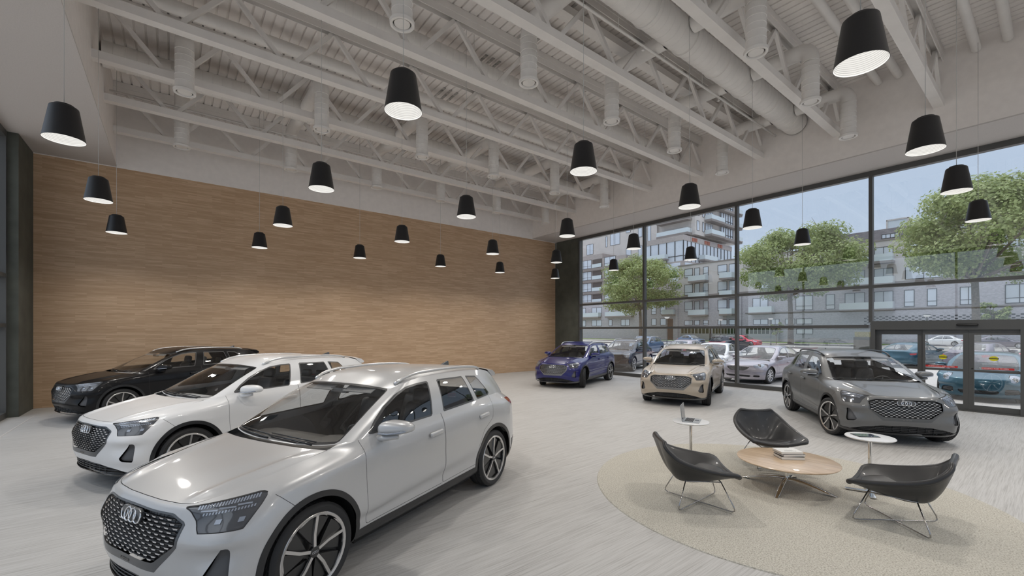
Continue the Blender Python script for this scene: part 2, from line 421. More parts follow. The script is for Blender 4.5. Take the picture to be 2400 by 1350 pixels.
def ident(z): return z
def band(vals, i, w): return np.abs(vals) - w

def build_body(root, R_, G_, cfg):
    wz = cfg.get('wz', ident); wf = lambda pts: [(a, wz(b)) for a, b in pts]
    Rt = np.array(R_, float); Gt = np.array(G_, float)
    if 'tr' in cfg: Rt = cfg['tr'](Rt)
    st = cfg.get('step', .024)
    P, sp, rp = loft(Rt, st, st * 1.05)
    m = PM(); m.add_grid(P, 'body', sp, rp)
    top = P[-1]
    # greenhouse
    PG, gp, gr = loft(Gt, st, st * 1.2)
    g2r = cfg['g2r']
    for j, g in enumerate(gp):
        if 4 <= g <= g2r[0]:
            s_ = 8 + (g - 4) * (g2r[1] - 8) / (g2r[0] - 4)
            tgt = np.array([np.interp(s_, sp, top[:, k]) for k in range(3)])
            dlt = tgt - PG[0, j]; w = np.clip(1 - gr / 1.0, 0, 1)[:, None]
            PG[:, j] += dlt * w
    m.add_grid(PG, 'cab', gp, gr)
    edge = PG[-1]
    def along(C, prm, a, b, n=None):
        def f(t):
            q = a + (b - a) * t; return np.stack([np.interp(q, prm, C[:, k]) for k in range(3)], -1)
        return f
    # hood
    hb = [Vector(p) for p in cfg['cowl']]
    def cowl(b):
        return hermite([0, .5, 1], np.array(cfg['cowl']), b)
    cc0 = np.array(cfg['hood_spine'])
    hs = lambda a: hermite(np.linspace(0, 1, len(cc0)), cc0, a)
    s1 = cfg.get('hood_corner', 2.6)
    H = coons(along(top, sp, 0, s1), along(top, sp, 7.0, s1), cowl, hs, 42, 30, 2.4, cfg.get('hood_lift'))
    rim = np.array(H)
    m.add_grid(H[::-1], 'hood', np.arange(30.), np.arange(42.), flip=True)
    hcut = True
    # wedge between fender top and pillar foot
    a_ = along(top, sp, 7.0, 8.0)(np.linspace(0, 1, 10)); c_ = np.stack([np.linspace(cfg['cowl'][2][i], PG[0][np.argmin(abs(gp - 3))][i], 10) for i in range(3)], -1)
    m.add_grid(np.stack([c_, (a_ + c_) / 2 + [0, 0, .004], a_]), 'cab', np.full(10, 9.0), np.full(3, 0.0))
    # roof
    rs = np.array(cfg['roof_spine']); rsp = lambda a: hermite(np.linspace(0, 1, len(rs)), rs, a)
    RF = coons(along(edge, gp, 0, 3), along(edge, gp, 10, 3), lambda b: along(edge, gp, 12, 10)(b), rsp, 60, 24, cfg.get('roof_pw', 2.2))
    m.add_grid(RF[::-1], 'roof', np.arange(24.), np.arange(60.), flip=True)
    if 'deck_spine' in cfg:
        ds = np.array(cfg['deck_spine']); dsp = lambda a: hermite(np.linspace(0, 1, len(ds)), ds, a)
        base = PG[0]
        DK = coons(along(base, gp, 12, 10), along(top, sp, 14.2, g2r[1]), along(top, sp, 16, 14.2), dsp, 20, 20, 2.4)
        m.add_grid(DK[::-1], 'deck', np.arange(20.), np.arange(20.), flip=True)
    # fix normal direction: outward
    cen = np.array([-.1, 0, .6])
    for cls in ('body', 'cab', 'hood', 'roof', 'deck'):
        ids = sorted({i for f, c in zip(m.F, m.C) if c == cls for i in f})
        if not ids: continue
        d = np.einsum('ij,ij->i', m.P[ids, :3] - cen * np.array([1, 0, 1]), m.P[ids, 3:6])
        fi = [k for k, c in enumerate(m.C) if c == cls]
        if np.median(d) < 0: m.P[ids, 3:6] *= -1
        f0 = m.F[fi[len(fi) // 2]]; a, b, c_ = (m.P[f0[k], :3] for k in range(3))
        if np.dot(np.cross(b - a, c_ - b), m.P[f0[0], 3:6]) < 0:
            for k in fi: m.F[k] = m.F[k][::-1]
    m.cut(lambda X: np.minimum(28.72 - X[:, 6], X[:, 7] - .16), 'hood', 'hgap')
    XZ = lambda X: X[:, [0, 2]]
    QZ = lambda X: np.c_[X[:, 1] - X[:, 0], X[:, 2]]
    YZ = lambda X: X[:, [1, 2]]
    ax = cfg['axles']; wr = cfg['wr']; ar = cfg['arch']
    def circ(x0, r): return lambda X: np.hypot(X[:, 0] - x0, (X[:, 2] - wr) * .985) - r
    for x0 in ax:
        side = lambda c: c[1] > .5 and abs(c[0]) < 1.93
        m.cut(circ(x0, ar), 'body', 'void', side)
        if cfg.get('clad', True): m.cut(circ(x0, ar + .045), 'body', 'clad', side)
    fx = cfg['front_x']
    if cfg.get('clad', True):
        m.cut(lambda X: X[:, 2] - .345 - .02 * np.clip(-X[:, 0], 0, 2), 'body', 'clad', lambda c: -1.95 < c[0] < 1.0)
        m.cut(lambda X: X[:, 2] - .36 + .10 * np.clip((X[:, 0] - 1.6) / .3, 0, 1), 'body', 'clad', lambda c: 1.6 < c[0] < 1.9 and c[1] > .76)
        m.cut(lambda X: X[:, 2] - .50, 'body', 'clad', lambda c: c[0] < -1.9)
        m.cut(lambda X: X[:, 2] - .232 - .03 * np.clip((X[:, 1] - .5) / .3, 0, 1), ('body', 'clad'), 'lip', lambda c: c[0] > 1.6)
    for key, cls in (('intake', 'intake'), ('intake2', 'intake2')):
        if key in cfg: m.cut(lambda X, k=key: sdf(wf(cfg[k]))(YZ(X)), 'body', cls, lambda c: c[0] > 1.8)
    if 'grille' in cfg:
        f = sdf(wf(cfg['grille'])); g = sdf(wf(cfg.get('grille_out', cfg['grille'])))
        m.cut(lambda X: g(YZ(X)), ('body', 'hood'), 'gframe', lambda c: c[0] > 1.85)
        m.cut(lambda X: f(YZ(X)), 'gframe', 'grille', lambda c: c[0] > 1.85)
    f = sdf(wf(cfg['lamp'])); m.cut(lambda X: f(QZ(X)) - .006, ('body', 'hood'), 'gap', lambda c: c[0] > 1.45)
    m.cut(lambda X: f(QZ(X)), 'gap', 'lamp', lambda c: c[0] > 1.45)
    if 'vent' in cfg:
        f2 = sdf(cfg['vent']); m.cut(lambda X: f2(QZ(X)), 'body', 'vent', lambda c: c[0] > 1.6)
    Q2 = lambda X: np.c_[X[:, 0] + X[:, 1], X[:, 2]]
    f3 = sdf(wf(cfg['tail'])); m.cut(lambda X: f3(Q2(X)), 'body', 'tail', lambda c: c[0] < -1.6)
    # doors, bumper
    for nm, poly in (('fdoor', cfg['fdoor']), ('rdoor', cfg['rdoor'])):
        f4 = sdf(wf(poly)); near = lambda c: c[1] > .5
        m.cut(lambda X: f4(XZ(X)) - .0022, 'body', 'gap', near)
        m.cut(lambda X: f4(XZ(X)) + .0022, 'gap', nm, lambda c, q=poly: c[1] > .5 and min(p[0] for p in q) - .1 < c[0] < max(p[0] for p in q) + .1)
    f5 = lambda X: ((1.70 - 1.0 * (wz(.905) - X[:, 2])) - X[:, 0]) * .7
    cb = lambda c: 1.5 < c[0] and c[1] > .4
    m.cut(lambda X: np.maximum(f5(X) - .002, X[:, 2] - wz(.90)), 'body', 'gap2', cb); m.cut(lambda X: np.maximum(f5(X) + .002, X[:, 2] - wz(.90)), 'gap2', 'bumper', cb)
    for k, c in enumerate(m.C):
        if c == 'gap2':
            cx = np.mean([m.P[i][2] for i in m.F[k]])
            m.C[k] = 'gap' if cx < wz(.90) - .004 else 'body'
    for k, c in enumerate(m.C):
        if c == 'body' and np.mean([m.P[i][0] for i in m.F[k]]) > 1.8: m.C[k] = 'bumper'
    # glass
    m.cut(lambda X: np.maximum.reduce([X[:, 6] - 2.97, .04 - X[:, 7], X[:, 7] - 2.97]), 'cab', 'wtrim', None)
    m.cut(lambda X: np.maximum.reduce([X[:, 6] - 2.84, .16 - X[:, 7], X[:, 7] - 2.87]), 'wtrim', 'wglass', None)
    m.cut(lambda X: np.maximum.reduce([10.25 - X[:, 6], cfg.get('rg0', .35) - X[:, 7], X[:, 7] - 2.8]), 'cab', 'rglass', None)
    for i, poly in enumerate(cfg['dlo']):
        f6 = sdf(poly); c6 = lambda c: c[1] > .3
        xs = [p[0] for p in poly]
        win = lambda X: np.maximum.reduce([f6(XZ(X)), 3.6 - X[:, 6], X[:, 6] - 10.2])
        m.cut(lambda X: win(X) - .012, 'cab', 'strim', c6)
        m.cut(lambda X: win(X) + .006, 'strim', 'sglass%d' % i, c6)
    return m

def near_surface(m, classes, proj):
    ids = sorted({i for f, c in zip(m.F, m.C) if c in classes for i in f})
    P = m.P[ids]; uv = proj(P)
    def at(u, v, off):
        d = ((uv - np.array([u, v]))**2).sum(1); k = np.argsort(d)[:14]; w = np.sqrt(1 / (d[k] + 2e-4))
        A = np.c_[np.ones(len(k)), uv[k] - np.array([u, v])] * w[:, None]      # local plane fit
        B = np.c_[P[k, :3], P[k, 3:6]] * w[:, None]; s_ = np.linalg.lstsq(A, B, rcond=None)[0][0]
        p = s_[:3]; n = s_[3:] / np.linalg.norm(s_[3:])
        return p, n, off
    return at

def wheel_mesh(root, r=.365, w=.235, rim=.290, style='blade'):
    """wheel centred at origin, outer face towards +y"""
    b = MB(); h = w / 2; n = 96
    prof = [(rim - .012, h - .022), (rim, h - .012), (rim + .02, h - .003), (rim + (r - rim) * .55, h), (r - .018, h - .012), (r - .004, h - .03)]
    full = prof + [(a, -c) for a, c in prof[::-1]]
    b.lathe(full[:6], n, axis='y'); b.lathe(full[6:], n, axis='y')
    # tread with shoulder blocks and grooves
    rows = [h - .03, h - .055, h - .058, h - .062, .024, .021, .012, .009, -.009, -.012, -.021, -.024, -(h - .062), -(h - .058), -(h - .055), -(h - .03)]
    vs = []; 
    for i, y in enumerate(rows):
        for k in range(n):
            a = 2 * math.pi * (k + (.35 * abs(y) / h * 3)) / n; blk = (k % 2)
            rr = r - .003 * (abs(y) / h)**2
            if i in (2, 6, 9, 13): rr -= .011
            elif i in (4, 5, 10, 11): rr -= .0
            if abs(y) > .05 and blk: rr -= .010
            vs.append((rr * math.cos(a), y, -rr * math.sin(a)))
    fs = [(i * n + k, i * n + (k + 1) % n, (i + 1) * n + (k + 1) % n, (i + 1) * n + k) for i in range(len(rows) - 1) for k in range(n)]
    b.add(vs, fs)
    tyre = b.build('wheel', M_RUB, root, angle=35)
    b = MB(); y0 = h - .012
    b.cur = 0
    b.lathe([(rim + .002, y0), (rim - .003, y0 + .004), (rim - .022, y0 - .002), (rim - .024, y0 - .012)], 64, axis='y')
    b.cur = 1
    b.lathe([(rim - .024, y0 - .012), (rim - .03, 0), (rim - .03, -h + .02)], 48, axis='y')
    b.lathe([(rim - .03, y0 - .055), (.05, y0 - .075), (0.001, y0 - .075)], 48, axis='y')
    def sp(poly, y1, y2): b.prism([(p[0], p[1]) for p in poly], y1, y2, 'y')
    def rot(poly, a): c, s_ = math.cos(a), math.sin(a); return [(x * c - z * s_, x * s_ + z * c) for x, z in poly]
    if style == 'blade':
        k = rim / .278; e_ = .262 * k
        for i in range(5):
            a = R(90 + 72 * i)
            b.cur = 1   # dark aero blade beside each spoke
            sp(rot([(.05, -.005), (.10, -.05), (.20 * k, -.125 * k), (.255 * k, -.06 * k), (.262 * k, .0), (.12, .0)], a), y0 - .045, y0 - .018)
            sp(rot([(.06, .01), (.15 * k, .0), (.245 * k, .045 * k), (.20 * k, .14 * k), (.14, .09)], a), y0 - .06, y0 - .034)
            b.cur = 0
            sp(rot([(.028, -.012), (.13 * k, -.010), (e_, .014), (e_, .038), (.125 * k, .012), (.028, .012)], a), y0 - .022, y0 - .003)
            sp(rot([(.262 * k, .020), (.262 * k, .036), (.262 * k, .075 * k), (.225 * k, .11 * k), (.250 * k, .07 * k)], a), y0 - .016, y0 - .004)
            sp(rot([(.262 * k, .020), (.250 * k, -.045 * k), (.215 * k, -.125 * k), (.262 * k, -.06 * k)], a), y0 - .016, y0 - .006)
    else:
        ns = 10 if style == 'multi' else 7
        b.cur = 0
        for i in range(ns):
            a = 2 * math.pi * i / ns
            sp(rot([(.04, -.016), (rim - .01, -.022), (rim - .01, .022), (.04, .016)], a), y0 - .035, y0 - .008)
    b.cur = 1 if style == 'blade' else 0
    b.lathe([(.042, y0 - .03), (.042, y0 - .004), (.036, y0), (0.001, y0)], 24, axis='y')
    rim_o = b.build('rim', [M_RIMS, M_RIMD], tyre, angle=30)
    if style == 'blade':
        b = MB()
        for i in range(4):
            c = ((i - 1.5) * .0125, y0 + .0008, 0)
            b.tube([(c[0] + .0085 * math.cos(t), c[1], .0085 * math.sin(t)) for t in np.linspace(0, 2 * math.pi, 13)[:-1]], .0012, 5, closed=True)
        b.build('hub_logo', M_LOGO, rim_o, smooth=True)
    return tyre

def side_mirror(root, x, y, z, sc=1.0):
    for sg in (1, -1):
        bm = bmesh.new(); bmesh.ops.create_uvsphere(bm, u_segments=24, v_segments=14, radius=1)
        for v in bm.verts:
            p = v.co; q = [math.copysign(abs(c)**.75, c) for c in p]
            tip = (q[1] * sg + 1) / 2
            xx = q[0] * .115 * (1 - .3 * tip) - .055 * tip + (.02 if q[0] > 0 else 0) * (1 - tip)
            if q[0] < -.55: xx = -.075 - .03 * tip
            q[2] = q[2] * (.68 if q[2] < 0 else 1)
            v.co = (x + xx * sc, sg * y + q[1] * .155 * sc, z + q[2] * (.088 - .028 * tip) * sc + .014 * tip)
        me = bpy.data.meshes.new('side_mirror'); bm.to_mesh(me); bm.free(); me.materials.append(PAINT)
        me.polygons.foreach_set('use_smooth', [True] * len(me.polygons))
        o = bpy.data.objects.new('side_mirror', me); COL.objects.link(o); o.parent = root
        b = MB(); b.tube([(x + .06, sg * (y - .19), z - .085), (x + .04, sg * (y - .10), z - .078), (x, sg * (y + .03), z - .058)], [.032, .028, .022], 8)
        b.build('mirror_foot', PAINT, o, smooth=True)
        b = MB(); b.prism([(sg * (y - .095), z - .035), (sg * (y - .095), z + .045), (sg * (y + .1), z + .048), (sg * (y + .11), z - .02)], x - .097, x - .095, 'x')
        b.build('mirror_glass', M_CHROME, o)
        b = MB(); b.tube([(x + .118 * sc, sg * (y - .10), z - .020), (x + .108 * sc, sg * (y), z - .018), (x + .055 * sc, sg * (y + .10), z - .006), (x - .03, sg * (y + .135), z + .004)], .009, 6)
        b.build('turn_signal', M_DRL, o, smooth=True)

def interior(root, zf=1.0, dx=0.0, hip=.0):
    b = MB(); b.bb(-1.75 + dx, 1.0 + dx, -.74, .74, .24 * zf, .30 * zf); b.build('floor_pan', M_INT, root)
    b = MB()
    for sg in (1, -1):
        b.grid([[(1.0 + dx, sg * .76, 1.02 * zf), (1.0 + dx, sg * .70, .3)], [(-.2 + dx, sg * .79, 1.10 * zf), (-.2 + dx, sg * .72, .3)], [(-1.2 + dx, sg * .77, 1.13 * zf), (-1.2 + dx, sg * .70, .3)], [(-1.8 + dx, sg * .66, 1.10 * zf), (-1.8 + dx, sg * .62, .3)]])
    b.build('door_lining', M_INT, root, smooth=True)
    # dashboard: swept section with instrument hood
    P = []
    for y in np.linspace(-.74, .74, 25):
        hd = .045 * math.exp(-((y - .36) / .17)**4)
        P.append([(1.12 + dx, y, .985 * zf), (.95 + dx, y, 1.00 * zf + hd * .4), (.72 + dx, y, 1.005 * zf + hd), (.58 + dx, y, .985 * zf + hd * .8), (.55 + dx, y, .92 * zf), (.64 + dx, y, .80 * zf), (.66 + dx, y, .45)])
    b = MB(); b.grid(P); b.build('dashboard', M_DASH, root, smooth=True)
    b = MB(); c = Vector((.42 + dx, .36, .93 * zf)); ax_ = Vector((-.92, 0, .38)); u = Vector((0, 1, 0)); w = ax_.cross(u)
    b.tube([c + (u * math.cos(t) + w * math.sin(t)) * .185 for t in np.linspace(0, 2 * math.pi, 25)[:-1]], .014, 8, closed=True)
    b.tube([c + u * .18, c - u * .18], .016, 6); b.tube([c - w * .0, c - w * .17], .016, 6); b.tube([c, c - ax_ * .25], .03, 8)
    b.build('steering_wheel', M_SEAT, root, smooth=True)
    for sg in (1, -1):
        s = rbox('seat', M_SEAT, (.50, .50, .16), .05, root, (-.12 + dx, sg * .37, .56 * zf + hip))
        rbox('backrest', M_SEAT, (.13, .50, .62), .055, s, (-.32, 0, .33), (0, R(-14), 0), taper=(.85, .82))
        rbox('headrest', M_SEAT, (.10, .27, .19), .05, s, (-.42, 0, .70 * zf), (0, R(-8), 0))
    s = rbox('rear_seat', M_SEAT, (.50, 1.25, .16), .05, root, (-.98 + dx, 0, .56 * zf + hip))
    rbox('backrest', M_SEAT, (.13, 1.25, .56), .055, s, (-.30, 0, .30), (0, R(-16), 0), taper=(.85, .95))
    for yy in (-.42, 0, .42): rbox('headrest', M_SEAT, (.09, .26, .16), .04, s, (-.40, yy, .62 * zf), (0, R(-10), 0))

def rings(parent, c, rr=.043, gap=.058, tr=.0055, tilt=0.0, name='badge'):
    b = MB()
    for i in range(4):
        cy = (i - 1.5) * gap; dx = -.006 * abs(i - 1.5)**1.5 / 1.8
        b.tube([(c[0] + dx + .001 * (i % 2) - tilt * rr * math.sin(t), c[1] + cy + rr * math.cos(t), c[2] + rr * math.sin(t)) for t in np.linspace(0, 2 * math.pi, 29)[:-1]], tr, 8, closed=True)
    return b.build(name, M_LOGO, parent, smooth=True)

def make_suv():
    root = empty('car')
    def hl(X, Y, a, b):
        yc = .455 + .08 * (1 - a)
        return .019 * np.exp(-((Y - yc - .10 * (1 - a)) / .055)**2) * np.clip((1 - a) * 6, 0, 1) * np.clip(a * 5, 0, 1) - .010 * np.exp(-((Y - yc - .10 * (1 - a) - .13) / .07)**2) * np.clip((1 - a) * 4, 0, 1) * np.clip(a * 5, 0, 1)
    cfg = dict(axles=(1.40, -1.364), wr=.365, arch=.408, front_x=2.2, g2r=(12, 16),
        cowl=[(1.215, 0, 1.052), (1.195, .42, 1.052), (1.14, .716, 1.05)],
        hood_spine=[(1.215, 0, 1.052), (1.50, 0, 1.010), (1.82, 0, .952), (2.10, 0, .882)], hood_lift=hl,
        roof_spine=[(-2.02, 0, 1.475), (-1.55, 0, 1.553), (-1.0, 0, 1.603), (-.45, 0, 1.625), (0, 0, 1.600), (.36, 0, 1.505)],
        intake=[(-1, .375), (.0, .375), (.35, .365), (.60, .315), (.76, .262), (.74, .245), (.6, .238), (0, .235), (-1, .235)],
        grille=[(-1, .522), (.335, .522), (.52, .655), (.53, .785), (.425, .826), (-1, .834)],
        grille_out=[(-1, .456), (.345, .460), (.538, .650), (.545, .790), (.432, .838), (-1, .846)],
        lamp=[(-1.575, .874), (-1.53, .862), (-1.462, .80), (-1.447, .738), (-1.07, .738), (-.94, .86), (-.90, .910), (-.95, .918)],
        vent=[(-1.165, .63), (-1.235, .63), (-1.40, .455), (-1.365, .42), (-1.175, .40)],
        tail=[(-.955, 1.10), (-.99, 1.04), (-1.28, .93), (-1.55, .97), (-2.4, .985), (-2.4, 1.03), (-1.6, 1.035), (-1.15, 1.09)],
        fdoor=[(.868, .365), (.895, .80), (.885, 1.3), (-.252, 1.3), (-.255, .375)],
        rdoor=[(-.262, .378), (-.259, 1.3), (-1.42, 1.3), (-1.33, 1.10), (-1.285, .92), (-1.08, .80), (-.955, .62), (-.92, .40)],
        dlo=[[(.765, 1.128), (.66, 1.215), (.50, 1.315), (.31, 1.40), (.13, 1.453), (-.06, 1.475), (-.215, 1.48), (-.105, 1.148)],
             [(-.325, 1.160), (-.395, 1.482), (-.90, 1.472), (-.955, 1.186)],
             [(-1.055, 1.195), (-.995, 1.468), (-1.22, 1.448), (-1.40, 1.225), (-1.36, 1.208)]])
    m = build_body(root, SUV_R, SUV_G, cfg)
    body = m.make('body', [('body', PAINT), ('cab', PAINT), ('gap', M_GAP), ('deck', PAINT)], root)
    m.make('hood', [('hood', PAINT), ('hgap', M_GAP)], root, shift=(-.002, 0, .001))
    m.make('roof', [('roof', PAINT)], root)
    m.make('front_bumper', [('bumper', PAINT)], root)
    for sg in (1, -1):
        d = m.make('front_door', [('fdoor', PAINT)], root, sg)
        for hx, hz, par in ((-.08, .965, d),):
            handle(par, hx, sg, hz)
        d = m.make('rear_door', [('rdoor', PAINT)], root, sg); handle(d, -1.07, sg, .985)
        m.make('side_window', [('sglass0', M_CGLASS)], root, sg, off=-.004); m.make('side_window', [('sglass1', M_TGLASS)], root, sg, off=-.004); m.make('side_window', [('sglass2', M_TGLASS)], root, sg, off=-.004)
        hl_ = m.make('headlight', [('lamp', M_LAMP)], root, sg, off=-.003)
        m.make('tail_light', [('tail', M_TAIL)], root, sg, off=.002)
        m.make('side_vent', [('vent', M_VENT)], root, sg, off=-.03)
        at = near_surface(m, ('lamp',), lambda P: np.c_[P[:, 1] - P[:, 0], P[:, 2]])
        b = MB()
        def chip(q0, q1, z0, z1, off=.002, th=.006):
            V = []
            for q, z in ((q0, z0), (q1, z0), (q1 + (z1 - z0) * .5, z1), (q0 + (z1 - z0) * .5, z1)):
                p, n, _ = at(q, z, 0)
                for o in (off - th, off): V.append((p[0] + n[0] * o, sg * (p[1] + n[1] * o), p[2] + n[2] * o))
            b.add(V, [(0, 2, 4, 6), (1, 7, 5, 3), (0, 1, 3, 2), (2, 3, 5, 4), (4, 5, 7, 6), (6, 7, 1, 0)])
        for k in range(21):
            q = -1.47 + k * .0245; zt = .868 + (q + 1.47) * .065; chip(q, q + .015, zt - .006, zt + .014)
        for k in range(17):
            q = -1.42 + k * .026; zt = .842 + (q + 1.42) * .055; chip(q, q + .014, zt - .014, zt)
        for a_, c_ in ((-1.44, -1.30), (-1.29, -1.15), (-1.14, -1.02)):
            chip(a_, c_, .848 + (a_ + 1.47) * .06, .856 + (a_ + 1.47) * .06)
        b.build('daytime_running_light', M_DRL, hl_)
        for q in (-1.31, -1.12):
            b = MB(); chip(q, q + .050, .778, .804, .004, .02); b.build('projector_lens', M_DRL, hl_)
    m.make('windshield', [('wglass', M_CGLASS)], root, off=-.002)
    m.make('window_frame', [('wtrim', M_CLAD), ('strim', M_DRIM)], root, off=-.001)
    m.make('rear_window', [('rglass', M_TGLASS)], root, off=.003)
    m.make('cladding', [('clad', M_CLAD)], root, off=.004)
    m.make('front_lip', [('lip', M_LIP)], root, off=.006)
    ik = m.make('lower_grille', [('intake', M_DARK)], root, off=-.035)
    at = near_surface(m, ('intake',), lambda P: P[:, [1, 2]]); b = MB()
    for z in (.262, .292, .322, .350):
        ym = np.interp(z, [.25, .31, .37], [.70, .60, .28]); pts = []
        for y in np.linspace(-ym, ym, 25):
            p, n, _ = at(abs(y), z, 0); pts.append((p[0] - .012, y, z))
        b.tube(pts, .006, 6)
    for y in np.linspace(-.42, .42, 8):
        p, n, _ = at(abs(y), .3, 0); b.bb(p[0] - .03, p[0] - .016, y - .006, y + .006, .25, .36)
    b.build('grille_bars', M_CLAD, ik, smooth=True)
    m.make('grille_surround', [('gframe', M_FRAME)], root, off=.002)
    gp_ = m.make('grille', [('grille', M_DARK)], root, off=-.028)
    at = near_surface(m, ('grille', 'gframe'), lambda P: P[:, [1, 2]])
    ins = sdf(cfg['grille'])
    b = MB(); bb_ = MB(); zs = np.linspace(.538, .822, 13); cols_ = np.arange(-.52, .521, .02)
    for i, z in enumerate(zs):
        pts = []
        for y in cols_:
            if ins(np.array([[abs(y), z]]))[0] < -.006:
                p, n, _ = at(abs(y), z, 0); pts.append((p[0] - .012, y, z))
        if len(pts) > 1: b.tube(pts, .0050, 6)
        for k in range(-8, 9):
            y0 = k * .075 + (.0375 if i % 2 else 0); 
            if ins(np.array([[abs(y0), z]]))[0] > -.014: continue
            if abs(y0) < .15 and z > .72: continue
            h = .5 * .043; q = []
            for dy, dz in ((-h, .004), (h, .004), (h - .008, -.0055), (-h + .008, -.0055)):
                p, n, _ = at(abs(y0 + dy), z, 0); q.append((p[0], y0 + dy, z + dz))
            V = [(x_ - .002, y_, z_) for x_, y_, z_ in q] + [(x_ - .018, y_, z_) for x_, y_, z_ in q]
            bb_.add(V, [(0, 1, 2, 3), (7, 6, 5, 4), (0, 4, 5, 1), (1, 5, 6, 2), (2, 6, 7, 3), (3, 7, 4, 0)])
        # short vertical ties
    for k in range(-13, 14):
        for i in range(12):
            if (k + i) % 2: continue
            y = k * .0375
            if ins(np.array([[abs(y), (zs[i] + zs[i + 1]) / 2]]))[0] > -.016: continue
            p, n, _ = at(abs(y), zs[i], 0); b.bar((p[0] - .020, y - .004, zs[i]), (p[0] - .020, y + .004, zs[i + 1]), .004)
    b.build('grille_bars', M_BARG, gp_, smooth=True); bb_.build('grille_bricks', M_BRICK, gp_)
    p, n, _ = at(0.0, .775, 0)
    b = MB(); b.prism([(-.125, .745), (-.10, .728), (.10, .728), (.125, .745), (.13, .775), (.125, .805), (.10, .822), (-.10, .822), (-.125, .805), (-.13, .775)], p[0] - .02, p[0] + .004, 'x')
    b.build('badge_plate', M_FRAME, gp_)
    rings(gp_, (p[0] + .011, 0, .775), tilt=.25, name='badge')
    p, n, _ = at(0.0, .487, 0)
    text_mesh('lettering', 'e-tron', .038, M_RAILD, gp_, (p[0] + .005, 0, .486), (R(90), 0, R(90)), .0015, sx=1.25)
    # cowl with wipers
    b = MB(); c1 = hermite([0, .5, 1], np.array(cfg['cowl']), np.linspace(0, 1, 12)); c2 = [(1.13, 0, 1.035), (1.07, .60, 1.05), (1.0, .72, 1.07)]
    c2 = hermite([0, .83, 1], np.array(c2), np.linspace(0, 1, 12)); P = []
    for sg in (-1, 1):
        rng = range(11, -1, -1) if sg < 0 else range(1, 12)
        for i in rng: P.append([(c1[i][0] + .01, sg * c1[i][1], c1[i][2] - .025), ((c1[i][0] + c2[i][0]) / 2, sg * (c1[i][1] + c2[i][1]) / 2, c1[i][2] - .03), (c2[i][0] - .03, sg * c2[i][1], c2[i][2] - .012)])
    b.grid(P); b.build('cowl', M_CLAD, root, smooth=True)
    for y0, y1 in ((.50, -.10), (-.08, -.66)):
        b = MB(); b.tube([(1.135 - .03 * abs(y0), y0, 1.070), (1.12 - .05 * abs((y0 + y1) / 2), (y0 + y1) / 2, 1.082), (1.11 - .10 * abs(y1), y1, 1.085)], [.010, .009, .006], 6)
        b.tube([(1.10 - .03 * abs(y0), y0 + .02, 1.086), (1.085 - .10 * abs(y1), y1 + .0, 1.098)], .006, 6); b.build('wiper', M_CLAD, root, smooth=True)
    # roof rails, antenna
    for sg in (1, -1):
        pts = [(.20, .600, 1.500), (.10, .612, 1.545), (-.05, .622, 1.578), (-.35, .630, 1.594), (-.85, .628, 1.594), (-1.2, .612, 1.577), (-1.40, .598, 1.550), (-1.46, .59, 1.530)]
        b = MB(); b.tube([(x, sg * y, z) for x, y, z in hermite(knots(np.array(pts)), np.array(pts), np.linspace(0, knots(np.array(pts))[-1], 30))], .018, 8); b.build('roof_rail', M_RAIL, root, smooth=True)
    b = MB(); b.prism([(-1.40, 1.565), (-1.58, 1.545), (-1.585, 1.61), (-1.55, 1.612)], -.02, .02, 'y', fn=lambda x, y, z: (x, y * (1 if z < 1.6 else .3), z)); b.build('antenna', M_FRAME, root, bevel=.004)
    b = MB(); P = []
    for y in np.linspace(-.56, .56, 15): q = y * y; P.append([(-1.76, y, 1.533 - .13 * q), (-1.92, y, 1.524 - .16 * q), (-2.10 + .35 * q, y, 1.498 - .22 * q), (-2.108 + .35 * q, y, 1.480 - .22 * q), (-2.085 + .35 * q, y, 1.462 - .24 * q), (-1.90, y, 1.46 - .22 * q)])
    b.grid(P)
    for e_ in (P[0], P[-1]): b.add(e_, [tuple(range(len(e_)))])
    b.build('spoiler', PAINT, root, angle=50)
    side_mirror(root, .63, 1.005, 1.150)
    interior(root)
    b = MB(); b.bb(.36, .40, -.12, .12, 1.395, 1.445); b.build('rear_view_mirror', M_FRAME, root, bevel=.01)
    for sg in (1, -1): rbox('sun_visor', M_HEADL, (.15, .40, .012), .005, root, (.35, sg * .28, 1.452), (0, R(24), 0))
    m.make('headliner', [('roof', M_HEADL)], root, off=-.03)
    wells(root, m, (1.40, -1.364), .365, .44, .80)
    for (x, sg) in ((1.40, 1), (1.40, -1), (-1.364, 1), (-1.364, -1)):
        pass
    w0 = wheel_mesh(root)
    for i, (x, sg) in enumerate(((1.40, 1), (1.40, -1), (-1.364, 1), (-1.364, -1))):
        w = w0 if i == 0 else copy_tree(w0, root)
        w.location = (x, sg * .80, .365); w.rotation_euler = (0, 0, 0 if sg > 0 else math.pi)
    return root

